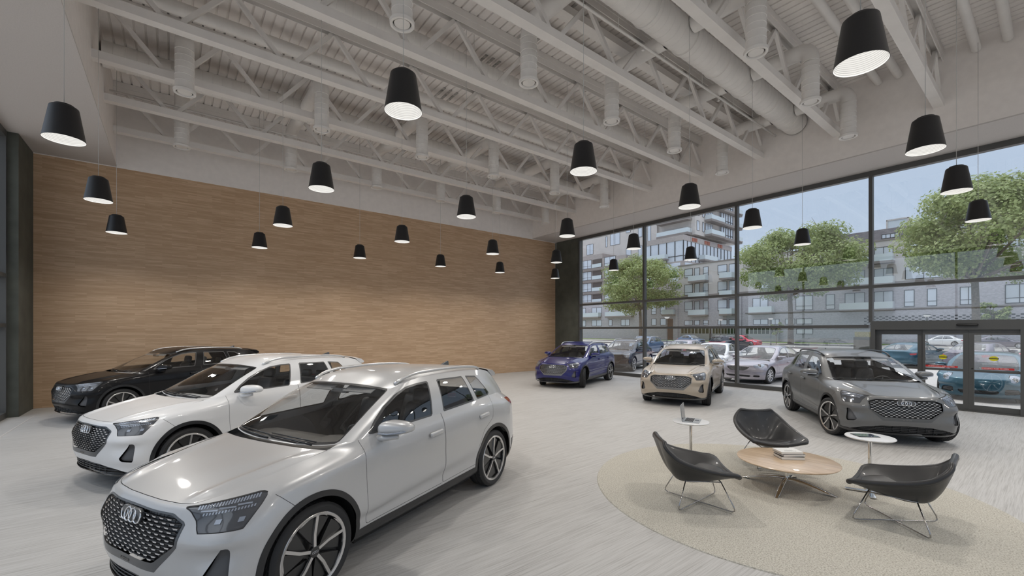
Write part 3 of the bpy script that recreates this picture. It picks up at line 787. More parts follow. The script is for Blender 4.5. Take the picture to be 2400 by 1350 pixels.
def handle(par, x, sg, z, y=.928):
    o = rbox('door_handle', PAINT, (.21, .036, .050), .018, par, (x, sg * (y + .008), z), (0, R(3), 0))
def wells(root, m, ax, wr, r, wid, yin=.45, y2=.86):
    b = MB()
    for x0 in ax:
        for sg in (1, -1):
            P = []
            for t in np.linspace(-.25, math.pi + .25, 20):
                P.append([(x0 + r * math.cos(t), sg * yin, wr + r * math.sin(t)), (x0 + r * math.cos(t), sg * y2, wr + r * math.sin(t) * .99)])
            b.grid(P)
            b.prism([(x0 + r * math.cos(t), wr + r * math.sin(t)) for t in np.linspace(-.25, math.pi + .25, 20)], sg * yin, sg * (yin - .01), 'y')
    b.bb(-2.0, 2.0, -yin, yin, .21, .23); b.bb(-.9, .93, -.80, .80, .20, .235)
    b.build('underbody', M_UNDER, root)
def warp(a, b): return lambda z: np.interp(z, a, b)
def rows4(base, top, bul=.03):
    base = np.array(base, float); top = np.array(top, float); out = []
    for t in (0, .34, .68, 1):
        q = base * (1 - t) + top * t; s_ = math.sin(math.pi * t); n = np.maximum(np.abs(q[:, 1]), 0)
        q[:, 1] += bul * s_ * (n > .5); q[:, 2] += .018 * s_; q[0:3, 0] += .02 * s_; out.append(q)
    return out
def make_low_car(kind, name='car'):
    """three-box sedan or low fastback coupe, made with the same surface builder"""
    root = empty(name)
    if kind == 'sedan':
        wz = warp([0, .19, .36, .5, .86, 1.0, 1.12, 1.2, 1.4], [0, .16, .30, .42, .71, .82, .935, .99, 1.15])
        def tr(T):
            T = T.copy(); T[..., 2] = wz(T[..., 2]); q = T[..., 0] < -1.364; T[..., 0] = np.where(q, -1.364 + (T[..., 0] + 1.364) * 1.20, T[..., 0])
            f = T[..., 0] > 1.7; T[..., 0] -= np.where(f, .10 * (T[..., 1] / .8)**2, 0); return T
        base = [(1.08, 0, .905), (1.06, .35, .91), (1.01, .60, .915), (.98, .71, .92), (.93, .80, .93), (.52, .84, .94), (.03, .85, .95), (-.46, .85, .955), (-.92, .845, .965), (-1.31, .82, .98), (-1.75, .72, .975), (-1.86, .42, 1.0), (-1.90, 0, 1.01)]
        top = [(.30, 0, 1.375), (.29, .33, 1.37), (.25, .50, 1.355), (.21, .57, 1.345), (.15, .60, 1.36), (-.08, .61, 1.395), (-.30, .615, 1.41), (-.55, .615, 1.412), (-.80, .60, 1.40), (-.98, .57, 1.38), (-1.12, .53, 1.35), (-1.17, .34, 1.375), (-1.18, 0, 1.38)]
        cfg = dict(wz=wz, tr=tr, axles=(1.40, -1.364), wr=.325, arch=.358, front_x=2.2, g2r=(10, 12.7), clad=False, step=.045,
            cowl=[(1.18, 0, .90), (1.17, .42, .90), (1.13, .716, .885)], hood_spine=[(1.18, 0, .90), (1.5, 0, .875), (1.82, 0, .825), (2.10, 0, .728)],
            roof_spine=[(-1.18, 0, 1.38), (-.8, 0, 1.435), (-.4, 0, 1.45), (0, 0, 1.435), (.30, 0, 1.375)], deck_spine=[(-2.37, 0, .905), (-2.25, 0, .985), (-2.05, 0, 1.01), (-1.90, 0, 1.01)],
            grille=[(-1, .62), (.26, .62), (.40, .72), (.44, .80), (-1, .82)], intake=[(-1, .34), (.45, .34), (.5, .42), (-1, .44)], intake2=[(.52, .34), (.76, .34), (.74, .42), (.58, .43)],
            lamp=[(-1.50, .87), (-1.44, .76), (-1.10, .75), (-.86, .88), (-.80, .95), (-1.0, .94)], tail=[(-1.02, 1.06), (-1.10, .90), (-1.55, .86), (-1.60, 1.0)],
            fdoor=[(.868, .34), (.895, .80), (.885, 1.5), (-.252, 1.5), (-.255, .34)], rdoor=[(-.263, .34), (-.260, 1.5), (-1.30, 1.5), (-1.22, 1.1), (-1.18, .86), (-1.0, .72), (-.93, .36)],
            dlo=[[(.66, .955), (.36, 1.155), (.10, 1.285), (-.08, 1.335), (-.30, 1.358), (-.20, .972)], [(-.285, .975), (-.375, 1.36), (-.72, 1.352), (-.92, 1.30), (-1.22, 1.005)]])
        y = .90; mz = .99; zf = .86; hip = -.05; wr = .325; lampm = M_DRL; style = 'multi'; wid = .21
    else:
        wz = warp([0, .19, .36, .5, .86, 1.0, 1.12, 1.2, 1.4], [0, .13, .27, .38, .66, .80, .905, .95, 1.1])
        def tr(T):
            T = T.copy(); T[..., 2] = wz(T[..., 2]); T[..., 1] *= 1.02; q = T[..., 0] < -1.364; T[..., 0] = np.where(q, -1.364 + (T[..., 0] + 1.364) * 1.12, T[..., 0])
            f = T[..., 0] > 1.6; T[..., 0] -= np.where(f, .17 * (T[..., 1] / .8)**2 * np.clip((T[..., 0] - 1.6) / .3, 0, 1), 0)
            r = T[..., 0] < -1.7; T[..., 0] += np.where(r, .12 * (T[..., 1] / .8)**2 * np.clip((-1.6 - T[..., 0]) / .3, 0, 1), 0)
            w = np.exp(-((T[..., 0] - 1.35) / .35)**2) + np.exp(-((T[..., 0] + 1.4) / .4)**2); T[7:, :, 2] += .03 * w[7:]; T[4:, :, 1] += .02 * w[4:] * (T[4:, :, 1] > .5); return T
        base = [(1.05, 0, .865), (1.03, .35, .87), (.98, .60, .875), (.95, .72, .88), (.93, .81, .90), (.40, .86, .91), (-.25, .87, .93), (-.85, .865, .95), (-1.36, .83, .99), (-1.80, .72, .97), (-2.03, .60, .93), (-2.14, .38, .94), (-2.18, 0, .945)]
        top = [(.25, 0, 1.31), (.24, .33, 1.305), (.20, .50, 1.29), (.16, .57, 1.28), (.10, .60, 1.295), (-.12, .61, 1.33), (-.35, .615, 1.343), (-.65, .61, 1.335), (-.90, .59, 1.30), (-1.05, .56, 1.265), (-1.16, .52, 1.235), (-1.20, .33, 1.27), (-1.21, 0, 1.28)]
        cfg = dict(wz=wz, tr=tr, axles=(1.40, -1.364), wr=.345, arch=.375, front_x=2.1, g2r=(12, 16), clad=False, step=.045,
            cowl=[(1.15, 0, .86), (1.14, .42, .86), (1.10, .716, .86)], hood_spine=[(1.15, 0, .86), (1.5, 0, .81), (1.82, 0, .75), (2.10, 0, .675)],
            roof_spine=[(-1.21, 0, 1.28), (-.8, 0, 1.355), (-.4, 0, 1.383), (0, 0, 1.37), (.25, 0, 1.31)],
            intake=[(-1, .33), (.38, .33), (.42, .46), (-1, .48)], intake2=[(.50, .33), (.80, .36), (.76, .52), (.52, .54)],
            lamp=[(-1.36, .80), (-1.26, .76), (-1.10, .80), (-.90, .94), (-.95, .985), (-1.10, .975), (-1.28, .92)], tail=[(-.92, 1.0), (-1.0, .90), (-1.40, .90), (-1.45, .98)],
            fdoor=[(.868, .36), (.895, .80), (.885, 1.5), (-.252, 1.5), (-.255, .36)], rdoor=[(-.263, .36), (-.260, 1.5), (-1.2, 1.5), (-1.16, 1.1), (-1.14, .9), (-1.0, .74), (-.93, .38)],
            dlo=[[(.60, .925), (.30, 1.10), (.06, 1.22), (-.12, 1.27), (-.30, 1.288), (-.20, .945)], [(-.29, .95), (-.375, 1.29), (-.68, 1.28), (-.92, 1.22), (-1.25, 1.01), (-1.2, .985)]])
        y = .93; mz = .97; zf = .80; hip = -.08; wr = .345; lampm = M_DRL; style = 'seven'; wid = .25
    m = build_body(root, SUV_R, rows4(base, top), cfg)
    m.make('body', [('body', PAINT), ('cab', PAINT), ('gap', M_GAP), ('deck', PAINT), ('bumper', PAINT)], root)
    m.make('hood', [('hood', PAINT)], root); m.make('roof', [('roof', PAINT)], root)
    for sg in (1, -1):
        d = m.make('front_door', [('fdoor', PAINT)], root, sg)
        handle(d, -.08, sg, cfg['wz'](.97)); d = m.make('rear_door', [('rdoor', PAINT)], root, sg); handle(d, -.98, sg, cfg['wz'](.98))
        m.make('side_window', [('sglass0', M_CGLASS)], root, sg); m.make('side_window', [('sglass1', M_CGLASS)], root, sg)
        hl_ = m.make('headlight', [('lamp', lampm)], root, sg)
        at = near_surface(m, ('lamp',), lambda P: np.c_[P[:, 1] - P[:, 0], P[:, 2]]); b = MB()
        p, n, _ = at(-1.18, cfg['wz'](.86), 0); b.lathe([(.001, .012), (.035, .008), (.055, .0), (.062, .006), (.07, .0)], 20, c=(0, 0, 0), axis='x'); o = b.build('projector_lens', M_CHROME, hl_, smooth=True); o.location = (p[0] + .008, sg * p[1], p[2])
        m.make('tail_light', [('tail', M_TAIL)], root, sg)
    m.make('windshield', [('wglass', M_CGLASS)], root); m.make('rear_window', [('rglass', M_CGLASS)], root)
    m.make('window_frame', [('wtrim', M_CLAD), ('strim', M_DRIM)], root)
    m.make('grille_surround', [('gframe', M_CHROME)], root)
    gr_ = m.make('grille', [('grille', M_DARK), ('intake', M_DARK), ('intake2', M_DARK)], root, off=-.03)
    b = MB(); at = near_surface(m, ('grille', 'intake', 'intake2'), lambda P: P[:, [1, 2]])
    if kind == 'sedan':
        for z in np.linspace(.645, .80, 5):
            zz = float(cfg['wz'](z)); ym = np.interp(z, [.62, .72, .8], [.25, .37, .42]); b.tube([(at(abs(y_), zz, 0)[0][0] - .008, y_, zz) for y_ in np.linspace(-ym, ym, 15)], .006, 5)
        for y_ in np.linspace(-.32, .32, 11): q = at(abs(y_), float(cfg['wz'](.72)), 0)[0]; b.bb(q[0] - .022, q[0] - .012, y_ - .004, y_ + .004, float(cfg['wz'](.63 if abs(y_) < .25 else .69)), float(cfg['wz'](.81)))
    else:
        for z in (.36, .40, .44):
            zz = float(cfg['wz'](z)); b.tube([(at(abs(y_), zz, 0)[0][0] - .008, y_, zz) for y_ in np.linspace(-.38, .38, 13)], .006, 5)
        for z in (.38, .43, .48):
            for sg in (1, -1): zz = float(cfg['wz'](z)); b.tube([(at(y_, zz, 0)[0][0] - .008, sg * y_, zz) for y_ in np.linspace(.52, .76, 7)], .006, 5)
    b.build('grille_bars', M_FRAME, gr_, smooth=True)
    b = MB(); c1 = [cfg['cowl'][0], cfg['cowl'][2]]; P = []
    for yy in np.linspace(-.74, .74, 9): P.append([(1.2 - .05 * abs(yy), yy, cfg['cowl'][0][2] - .03), (1.0 - .08 * abs(yy), yy, cfg['cowl'][0][2] - .01)])
    b.grid(P); b.build('cowl', M_CLAD, root)
    side_mirror(root, .62, y + .06, mz, .95)
    interior(root, zf, -.05, hip)
    wells(root, m, cfg['axles'], cfg['wr'], cfg['arch'] + .03, .8, y2=.83)
    w0 = wheel_mesh(root, r=wr, w=wid, rim=wr * .70, style=style)
    for i, (x, sg) in enumerate(((1.40, 1), (1.40, -1), (-1.364, 1), (-1.364, -1))):
        w = w0 if i == 0 else copy_tree(w0, root); w.location = (x, sg * .79, wr); w.rotation_euler = (0, 0, 0 if sg > 0 else math.pi)
    return root
# ================================================================ the room
XL, XR, YB, YF = -2.87, 16.13, 16.75, -9.0
ZS, ZD = 6.75, 8.78           # soffit height, roof deck height
BXL, BXR = -1.24, 14.5        # bulkheads of the raised ceiling
ORD = ['first', 'second', 'third', 'fourth', 'fifth', 'sixth', 'seventh', 'eighth', 'ninth', 'tenth', 'eleventh', 'twelfth']

M_CEIL = noisy(mat('ceiling_paint', (0.87, 0.825, 0.79), rough=0.85), 6, .03)
M_SOF = noisy(mat('soffit_paint', (0.60, 0.565, 0.54), rough=0.9), 60, .05, bump=.2, bscale=180, dist=.004)
M_STEEL = noisy(mat('painted_steel', (0.80, 0.77, 0.74), rough=0.6), 3, .03)
M_DUCT = noisy(mat('painted_duct', (0.78, 0.755, 0.725), rough=0.5), 4, .03)
M_GREEN = noisy(mat('dark_green_plaster', (0.085, 0.09, 0.075), rough=0.75), 2.5, .18, bump=.25, bscale=40, dist=.004)
M_ALU = mat('dark_grey_aluminium', (0.095, 0.095, 0.092), rough=0.42, metal=0.2)
M_GLZ = glass('window_glass', (0.93, 0.945, 0.95), refl=1.0, base=.155)
M_BLK = mat('matt_black', (0.012, 0.012, 0.012), rough=0.45)

# wood strip cladding
def wood_wall():
    m, nt, b = nodes_of('wood_strip_cladding'); L = nt.links
    t = nt.nodes.new('ShaderNodeTexCoord'); mp = nt.nodes.new('ShaderNodeMapping'); mp.inputs['Rotation'].default_value = (R(-90), 0, 0)
    L.new(t.outputs['Object'], mp.inputs[0])
    br = nt.nodes.new('ShaderNodeTexBrick'); br.offset = .37; br.offset_frequency = 2; br.squash = 1.0
    br.inputs['Scale'].default_value = 1; br.inputs['Mortar Size'].default_value = .0; br.inputs['Brick Width'].default_value = .62; br.inputs['Row Height'].default_value = .042
    br.inputs['Color1'].default_value = (0, 0, 0, 1); br.inputs['Color2'].default_value = (1, 1, 1, 1); br.inputs['Bias'].default_value = 0
    L.new(mp.outputs[0], br.inputs['Vector'])
    s = nt.nodes.new('ShaderNodeMapping'); s.inputs['Scale'].default_value = (1.2, 30, 30); L.new(mp.outputs[0], s.inputs[0])
    n = nt.nodes.new('ShaderNodeTexNoise'); n.inputs['Scale'].default_value = 2.2; n.inputs['Detail'].default_value = 5; L.new(s.outputs[0], n.inputs['Vector'])
    s2 = nt.nodes.new('ShaderNodeMapping'); s2.inputs['Scale'].default_value = (.5, 4, 4); L.new(mp.outputs[0], s2.inputs[0])
    n2 = nt.nodes.new('ShaderNodeTexNoise'); n2.inputs['Scale'].default_value = 1.0; L.new(s2.outputs[0], n2.inputs['Vector'])
    a = nt.nodes.new('ShaderNodeMath'); a.operation = 'MULTIPLY_ADD'; a.inputs[1].default_value = .30; L.new(br.outputs['Color'], a.inputs[0]); L.new(n.outputs[0], a.inputs[2])
    a2 = nt.nodes.new('ShaderNodeMath'); a2.operation = 'MULTIPLY_ADD'; a2.inputs[1].default_value = .25; L.new(n2.outputs[0], a2.inputs[0]); L.new(a.outputs[0], a2.inputs[2])
    r = nt.nodes.new('ShaderNodeValToRGB'); e = r.color_ramp.elements; e[0].position = .30; e[0].color = (.44, .285, .17, 1); e[1].position = 1.2; e[1].color = (.66, .47, .31, 1)
    mid = r.color_ramp.elements.new(.78); mid.color = (.55, .375, .235, 1)
    L.new(a2.outputs[0], r.inputs[0]); L.new(r.outputs[0], b.inputs['Base Color']); b.inputs['Roughness'].default_value = .42; b.inputs['Specular IOR Level'].default_value = .35
    bp = nt.nodes.new('ShaderNodeBump'); bp.inputs['Strength'].default_value = .2; bp.inputs['Distance'].default_value = .003
    L.new(br.outputs['Color'], bp.inputs['Height']); L.new(bp.outputs[0], b.inputs['Normal']); return m
def floor_mat():
    m, nt, b = nodes_of('streaked_floor'); L = nt.links
    t = nt.nodes.new('ShaderNodeTexCoord')
    def nz(sc, stretch, det=6, rough=.65):
        s = nt.nodes.new('ShaderNodeMapping'); s.inputs['Scale'].default_value = stretch; L.new(t.outputs['Object'], s.inputs[0])
        n = nt.nodes.new('ShaderNodeTexNoise'); n.inputs['Scale'].default_value = sc; n.inputs['Detail'].default_value = det; n.inputs['Roughness'].default_value = rough
        n.inputs['Distortion'].default_value = .15; L.new(s.outputs[0], n.inputs['Vector']); return n
    n1 = nz(1.0, (1.1, 42, 1)); n2 = nz(1.0, (2.4, 110, 1), 4); n3 = nz(.8, (.5, 1.6, 1), 3)
    r1 = nt.nodes.new('ShaderNodeValToRGB'); e = r1.color_ramp.elements
    e[0].position = .33; e[0].color = (.19, .18, .17, 1); e[1].position = .60; e[1].color = (.55, .54, .525, 1); q = e.new(.44); q.color = (.40, .388, .372, 1)
    mx = nt.nodes.new('ShaderNodeMath'); mx.operation = 'MULTIPLY_ADD'; mx.inputs[1].default_value = .48; L.new(n1.outputs[0], mx.inputs[0])
    m2 = nt.nodes.new('ShaderNodeMath'); m2.operation = 'MULTIPLY'; m2.inputs[1].default_value = .50; L.new(n2.outputs[0], m2.inputs[0]); L.new(m2.outputs[0], mx.inputs[2])
    m3 = nt.nodes.new('ShaderNodeMath'); m3.operation = 'MULTIPLY_ADD'; m3.inputs[1].default_value = .12; L.new(n3.outputs[0], m3.inputs[0]); L.new(mx.outputs[0], m3.inputs[2])
    L.new(m3.outputs[0], r1.inputs[0]); L.new(r1.outputs[0], b.inputs['Base Color'])
    b.inputs['Roughness'].default_value = .5; b.inputs['Specular IOR Level'].default_value = .3
    bp = nt.nodes.new('ShaderNodeBump'); bp.inputs['Strength'].default_value = .25; bp.inputs['Distance'].default_value = .002; L.new(mx.outputs[0], bp.inputs['Height']); L.new(bp.outputs[0], b.inputs['Normal']); return m

def S(name, mb, m, **k): return struct(mb.build(name, m, **k))
b = MB(); b.bb(XL - .5, XR + .25, YF - .2, YB + .2, -.25, 0); S('floor', b, floor_mat())
b = MB(); b.bb(-2.62, -2.60, -9, 15.3, 0, .003); S('trim_1', b, M_SOF)
b = MB(); b.bb(XL - .5, XR + .3, YB, YB + .2, 0, ZS - .02); S('wall_back', b, wood_wall())
b = MB(); b.bb(XL - .5, XR + .3, YB - .02, YB + .2, ZS - .02, 9.0); S('wall_back_upper', b, M_CEIL)
b = MB(); b.bb(XL - .5, XL, 15.36, YB, 0, ZS); S('wall_left', b, M_GREEN)
b = MB(); b.bb(XR, XR + .35, 15.10, YB, 0, ZS); S('wall_right', b, M_GREEN)
# soffits and bulkheads of the raised ceiling
b = MB(); b.bb(XL - .5, BXL, YF, YB - .02, ZS, ZS + .03); S('ceiling_soffit_left', b, M_SOF)
b = MB(); b.bb(BXR, XR + .35, YF, YB - .02, ZS, ZS + .03); S('ceiling_soffit_right', b, M_SOF)
b = MB(); b.bb(BXL - .12, BXL, YF, YB - .02, ZS + .03, 9.0); S('wall_bulkhead_left', b, M_CEIL)
b = MB(); b.bb(BXR, BXR + .12, YF, YB - .02, ZS + .03, 9.0); S('wall_bulkhead_right', b, M_CEIL)
# corrugated roof deck
b = MB(); P = []; x = BXL
while x < BXR:
    for dx, z in ((0, 0), (.158, 0), (.166, .032), (.192, .032), (.20, 0)): P.append([(x + dx, YF, ZD + z), (x + dx, YB, ZD + z)])
    x += .20
b.grid(P); S('ceiling', b, M_CEIL)
b = MB(); b.bb(XL - .5, XR + .35, YF - .2, YB + .2, 9.0, 9.1); S('ceiling_roof', b, M_CEIL)
# unseen side behind the camera: glazing added for daylight fill, solid band above
b = MB(); b.bb(XL - .5, XR + .3, YF - .2, YF, ZS, 9.0); b.bb(XL - .5, XL + 1.0, YF - .2, YF, 0, ZS); b.bb(XR - 1, XR + .3, YF - .2, YF, 0, ZS); S('wall_front', b, M_GREEN)

# ---- glazing
TR = (3.35, 2.18)
win_n = [0]
def glazed_bay(axis, p, a0, a1, sign, transoms=TR, z0=0.0, last=False, head=True):
    """frame bars and panes between a0 and a1 on the plane axis=p; sign points indoors"""
    win_n[0] += 1; nm = 'window_%d' % win_n[0]
    f = MB(); t = .09; dp = .17
    def bar(u0, u1, z_0, z_1, d0=0, d1=dp):
        x0, x1 = p - sign * (dp - d1) , p - sign * dp
        x0, x1 = p, p - sign * dp
        if axis == 'x': f.bb(min(x0, x1), max(x0, x1), u0, u1, z_0, z_1)
        else: f.bb(u0, u1, min(x0, x1), max(x0, x1), z_0, z_1)
    lo, hi = min(a0, a1), max(a0, a1)
    bar(hi - t / 2, hi + t / 2, z0, ZS)
    if last: bar(lo - t / 2, lo + t / 2, z0, ZS)
    bar(lo + t / 2, hi - t / 2, ZS - .15, ZS)
    if z0 < .1: bar(lo + t / 2, hi - t / 2, 0, .14)
    for z in transoms:
        if z > z0: bar(lo + t / 2, hi - t / 2, z - .045, z + .045)
    fr = S(nm, f, M_ALU)
    zz = [z0 + (.14 if z0 < .1 else 0)] + [z for z in sorted(transoms) if z > z0 + .1] + [ZS - .15]
    for i in range(len(zz) - 1):
        g = MB(); c = p - sign * .10
        z_0 = zz[i] + (.045 if i else 0); z_1 = zz[i + 1] - (.045 if i < len(zz) - 2 else 0)
        if axis == 'x': g.add([(c, lo + t / 2, z_0), (c, hi - t / 2, z_0), (c, hi - t / 2, z_1), (c, lo + t / 2, z_1)], [(0, 1, 2, 3)])
        else: g.add([(lo + t / 2, c, z_0), (hi - t / 2, c, z_0), (hi - t / 2, c, z_1), (lo + t / 2, c, z_1)], [(0, 1, 2, 3)])
        g.build('pane', M_GLZ, fr)
    return fr
PX = XR + .02
ys = [15.06, 11.26, 7.33, 3.47]
for i in range(3): glazed_bay('x', PX, ys[i + 1], ys[i], -1)
glazed_bay('x', PX, -.40, 3.47, -1, z0=2.30)
for a, c in ((-4.3, -.4), (-8.2, -4.3)): glazed_bay('x', PX, a, c, -1, last=(a < -8))
yl = [15.31, 11.45, 7.6, 3.75, -.1, -3.95, -7.8]
for i in range(6): glazed_bay('x', XL - .18, yl[i + 1], yl[i], 1, last=(i == 5))
xf = [-1.8, 2.4, 6.6, 10.8, 15.0]  # added bays behind the camera, letting in fill daylight
for i in range(4): glazed_bay('y', YF + .02, xf[i], xf[i + 1], 1, last=(i == 0))

# ---- sliding entrance in the fourth bay
dr = MB(); X0, X1 = 15.93, 16.20
dr.bb(X0, X1, -.355, 3.425, 2.085, 2.33)                       # header
dr.bb(X0, X1, 3.32, 3.425, 0, 2.085); dr.bb(X0, X1, .40, .603, 0, 2.085); dr.bb(X0, X1, -.355, -.22, 0, 2.085)
dr.bb(X0 - .02, X1, -.355, 3.425, 0, .025)
d1 = S('door_1', dr, M_ALU)
def leaf(name, y0, y1, x, st0, st1, rail=True, ztop=2.085):
    f = MB(); f.bb(x, x + .05, y0, y0 + st0, .025, ztop); f.bb(x, x + .05, y1 - st1, y1, .025, ztop)
    f.bb(x, x + .05, y0 + st0, y1 - st1, .025, .165); f.bb(x, x + .05, y0 + st0, y1 - st1, 1.95, ztop)
    if rail: f.bb(x - .005, x + .05, y0 + st0, y1 - st1, 1.005, 1.065)
    o = f.build(name, M_ALU, d1)
    g = MB(); g.add([(x + .025, y0 + st0, .165), (x + .025, y1 - st1, .165), (x + .025, y1 - st1, 1.95), (x + .025, y0 + st0, 1.95)], [(0, 1, 2, 3)]); g.build('pane', M_GLZ, o); return o
leaf('side_light', 2.325, 3.32, 16.05, .11, .12)
lf = leaf('sliding_leaf', 1.466, 2.325, 16.00, .098, .05); rf = leaf('sliding_leaf', .603, 1.464, 16.00, .0, .098)
leaf('side_light', -.22, .40, 16.05, .10, .10)
M_RED = mat('red_sticker', (.62, .03, .025), rough=.4); M_WHT = mat('white_print', (.85, .85, .85), rough=.5); M_YEL = mat('yellow_sticker', (.75, .68, .02), rough=.4)
for par, y0, y1, yc in ((lf, 1.66, 2.27, 1.965), (rf, .70, 1.24, 1.035)):
    s_ = MB(); s_.bb(16.019, 16.0205, y0, y1, 1.085, 1.135); st = s_.build('push_sticker', M_RED, par)
    text_mesh('lettering', 'IN EMERGENCY PUSH TO OPEN', .040, M_WHT, st, (16.0185, yc, 1.11), (R(90), 0, R(-90)), .0004, sx=.86)
    s_ = MB(); yy = yc + (-.03 if par is lf else .0)
    s_.prism([(yy + .078 * math.cos(a), 1.36 + .062 * math.sin(a)) for a in np.linspace(0, 2 * math.pi, 33)[:-1]], 16.0195, 16.0205, 'x'); st = s_.build('caution_sticker', M_YEL, par)
    s_ = MB(); s_.bb(16.0185, 16.0195, yy - .085, yy + .085, 1.345, 1.375); bd = s_.build('black_band', M_BLK, st)
    text_mesh('lettering', 'AUTOMATIC DOOR', .016, M_YEL, st, (16.018, yy, 1.36), (R(90), 0, R(-90)), .0003)
    text_mesh('lettering', 'CAUTION', .02, M_BLK, st, (16.0188, yy, 1.392), (R(90), 0, R(-90)), .0003)
s_ = MB(); s_.lathe([(.001, -.006), (.012, -.006), (.016, 0), (.016, .01)], 18, c=(15.995, 1.40, 1.09), axis='x'); s_.build('lock_cylinder', M_BLK, rf, smooth=True)
s_ = MB(); s_.tube([(15.90, y_, 2.205) for y_ in (1.285, 1.30, 1.32, 1.64, 1.66, 1.675)], [.012, .03, .036, .036, .03, .012], 14)
sen = s_.build('door_sensor', M_BLK, smooth=True); tag(sen, 'black rounded motion sensor on the header above the sliding doors', 'sensor')

# ---- roof trusses
def make_truss():
    root = empty('roof_truss')
    c = MB(); c.bb(BXL, BXR, -.095, .095, 7.42, 7.435); c.bb(BXL, BXR, -.095, -.08, 7.435, 7.58); c.bb(BXL, BXR, .08, .095, 7.435, 7.58); c.build('bottom_chord', M_STEEL, root)
    c = MB(); c.bb(BXL, BXR, -.075, -.06, 8.50, 8.63); c.bb(BXL, BXR, .06, .075, 8.50, 8.63); c.bb(BXL, BXR, -.09, .09, 8.63, 8.775); c.build('top_chord', M_STEEL, root)
    k = 0; x = -1.20
    w0 = None
    for i in range(9):
        xb = .0 + 1.865 * i; 
        for xt, xbb in ((xb - .95, xb - .06), (xb + .90, xb + .06)):
            if xt > BXR or xt < BXL - .2: 
                continue
            w = MB(); w.bar((max(xt, BXL + .02), 0, 8.53), (xbb, 0, 7.50), .085, .07, up=(0, 1, 0)); w.build('web_member', M_STEEL, root)
    return root
tr0 = make_truss()
ty = [1.82 + 2.0 * k for k in range(-1, 8)]
for i, y in enumerate(ty):
    t_ = tr0 if i == 0 else copy_tree(tr0)
    t_.location = (0, y, 0); n_ = len(ty) - 1 - i
    tag(t_, 'white painted steel roof truss under the deck, %s counted from the wood wall' % ORD[n_], 'truss', 'roof trusses')

# ---- ducts
def duct_run(name, y, z, r, x0, x1, ribs, label):
    m_ = MB(); prof = []
    x = x0
    while x < x1:
        prof += [(r, x), (r, min(x + ribs * .92, x1)), (r + .006, min(x + ribs * .95, x1)), (r, min(x + ribs * .98, x1))]; x += ribs
    m_.lathe(prof, 28, c=(0, y, z), axis='x')
    o = m_.build(name, M_DUCT, angle=40); tag(o, label, 'air duct'); return o
def flanges(o, y, z, r, xs):
    for x in xs:
        f = MB(); f.lathe([(r, x - .03), (r + .022, x - .025), (r + .022, x + .025), (r, x + .03)], 28, c=(0, y, z), axis='x'); f.build('flange', M_DUCT, o, angle=40)
big = duct_run('air_duct', 4.86, 8.16, .31, -1.2, 14.45, .20, 'largest round white air duct, running towards the window wall between the trusses')
flanges(big, 4.86, 8.16, .31, np.arange(.4, 14.4, 1.34))
b2 = duct_run('air_duct', 13.10, 8.18, .27, -1.2, 14.45, .20, 'round white air duct feeding the two rows of drops near the wood wall'); flanges(b2, 13.1, 8.18, .27, np.arange(.4, 14.4, 2.68))
duct_run('air_duct', 8.75, 8.36, .21, -1.2, 14.45, .16, 'mid-sized round white duct running alone between the middle trusses')
duct_run('air_duct', 10.75, 8.40, .13, -1.2, 14.45, 1.2, 'thin smooth white pipe duct behind the middle trusses')
for i, (y, z, r) in enumerate(((2.95, 8.52, .085), (2.55, 8.52, .085), (1.20, 8.50, .085), (.72, 8.50, .085))):
    m_ = MB(); m_.tube([(-1.2, y, z), (14.45, y, z)], r, 16); o = m_.build('ceiling_pipe', M_DUCT, angle=60)
    tag(o, 'white ceiling pipe along the trusses, %s of four counted from behind the camera' % ORD[3 - i], 'pipe', 'ceiling pipes')
for i, y in enumerate((6.3, 7.0)):
    m_ = MB(); m_.bb(-1.2, 14.45, y - .12, y + .12, 8.50, 8.66); o = m_.build('ceiling_beam', M_STEEL)
    tag(o, ['white box beam under the deck beside the largest duct', 'second white box beam under the deck, one step nearer the wood wall'][i], 'beam', 'box beams')
for i, (y, z) in enumerate(((4.33, 8.45), (5.38, 7.98), (8.1, 7.75), (14.35, 7.92))):
    m_ = MB(); m_.tube([(-1.2, y, z), (14.45, y, z)], .025, 8)
    for x in np.arange(.5, 14, 1.6): m_.tube([(x, y, z), (x, y, 8.765)], .008, 5)
    o = m_.build('sprinkler_pipe', M_DUCT, smooth=True)
    for x in np.arange(1.3, 14, 3.2):
        h_ = MB(); h_.lathe([(.001, -.10), (.03, -.10), (.034, -.09), (.012, -.085), (.012, -.02)], 12, c=(x, y, z)); h_.build('sprinkler_head', M_DUCT, o, smooth=True)
    tag(o, ['thin white sprinkler pipe on the entrance side of the largest duct', 'thin white sprinkler pipe on the wood wall side of the largest duct', 'thin white sprinkler pipe between the middle trusses', 'thin white sprinkler pipe nearest the wood wall'][i], 'pipe')

def make_drop(sgn, ln):
    """vertical spiral duct with elbow towards the main duct (sgn: direction to it)"""
    r = .165; m_ = MB(); prof = [(r + .03, 7.02), (r + .035, 7.05), (r, 7.07), (r, 7.10)]
    z = 7.10
    while z < 7.80: prof += [(r, z + .115), (r + .007, z + .12), (r, z + .125)]; z += .13
    m_.lathe(prof, 28)
    m_.tube([(0, 0, 7.85)] + [(0, sgn * .22 * (1 - math.cos(t)), 7.96 + .22 * math.sin(t)) for t in np.linspace(0, math.pi / 2, 9)] + [(0, sgn * ln, 8.18)], r, 28, caps=False)
    o = m_.build('duct_drop', M_DUCT, angle=40)
    d = MB(); d.lathe([(r + .03, 7.02), (r + .028, 7.0), (r - .01, 7.0), (r - .02, 7.03)], 28); d.lathe([(r - .035, 7.035), (r - .04, 7.015), (.001, 7.012)], 28); d.build('diffuser', M_DUCT, o, angle=40); return o
protos = {}
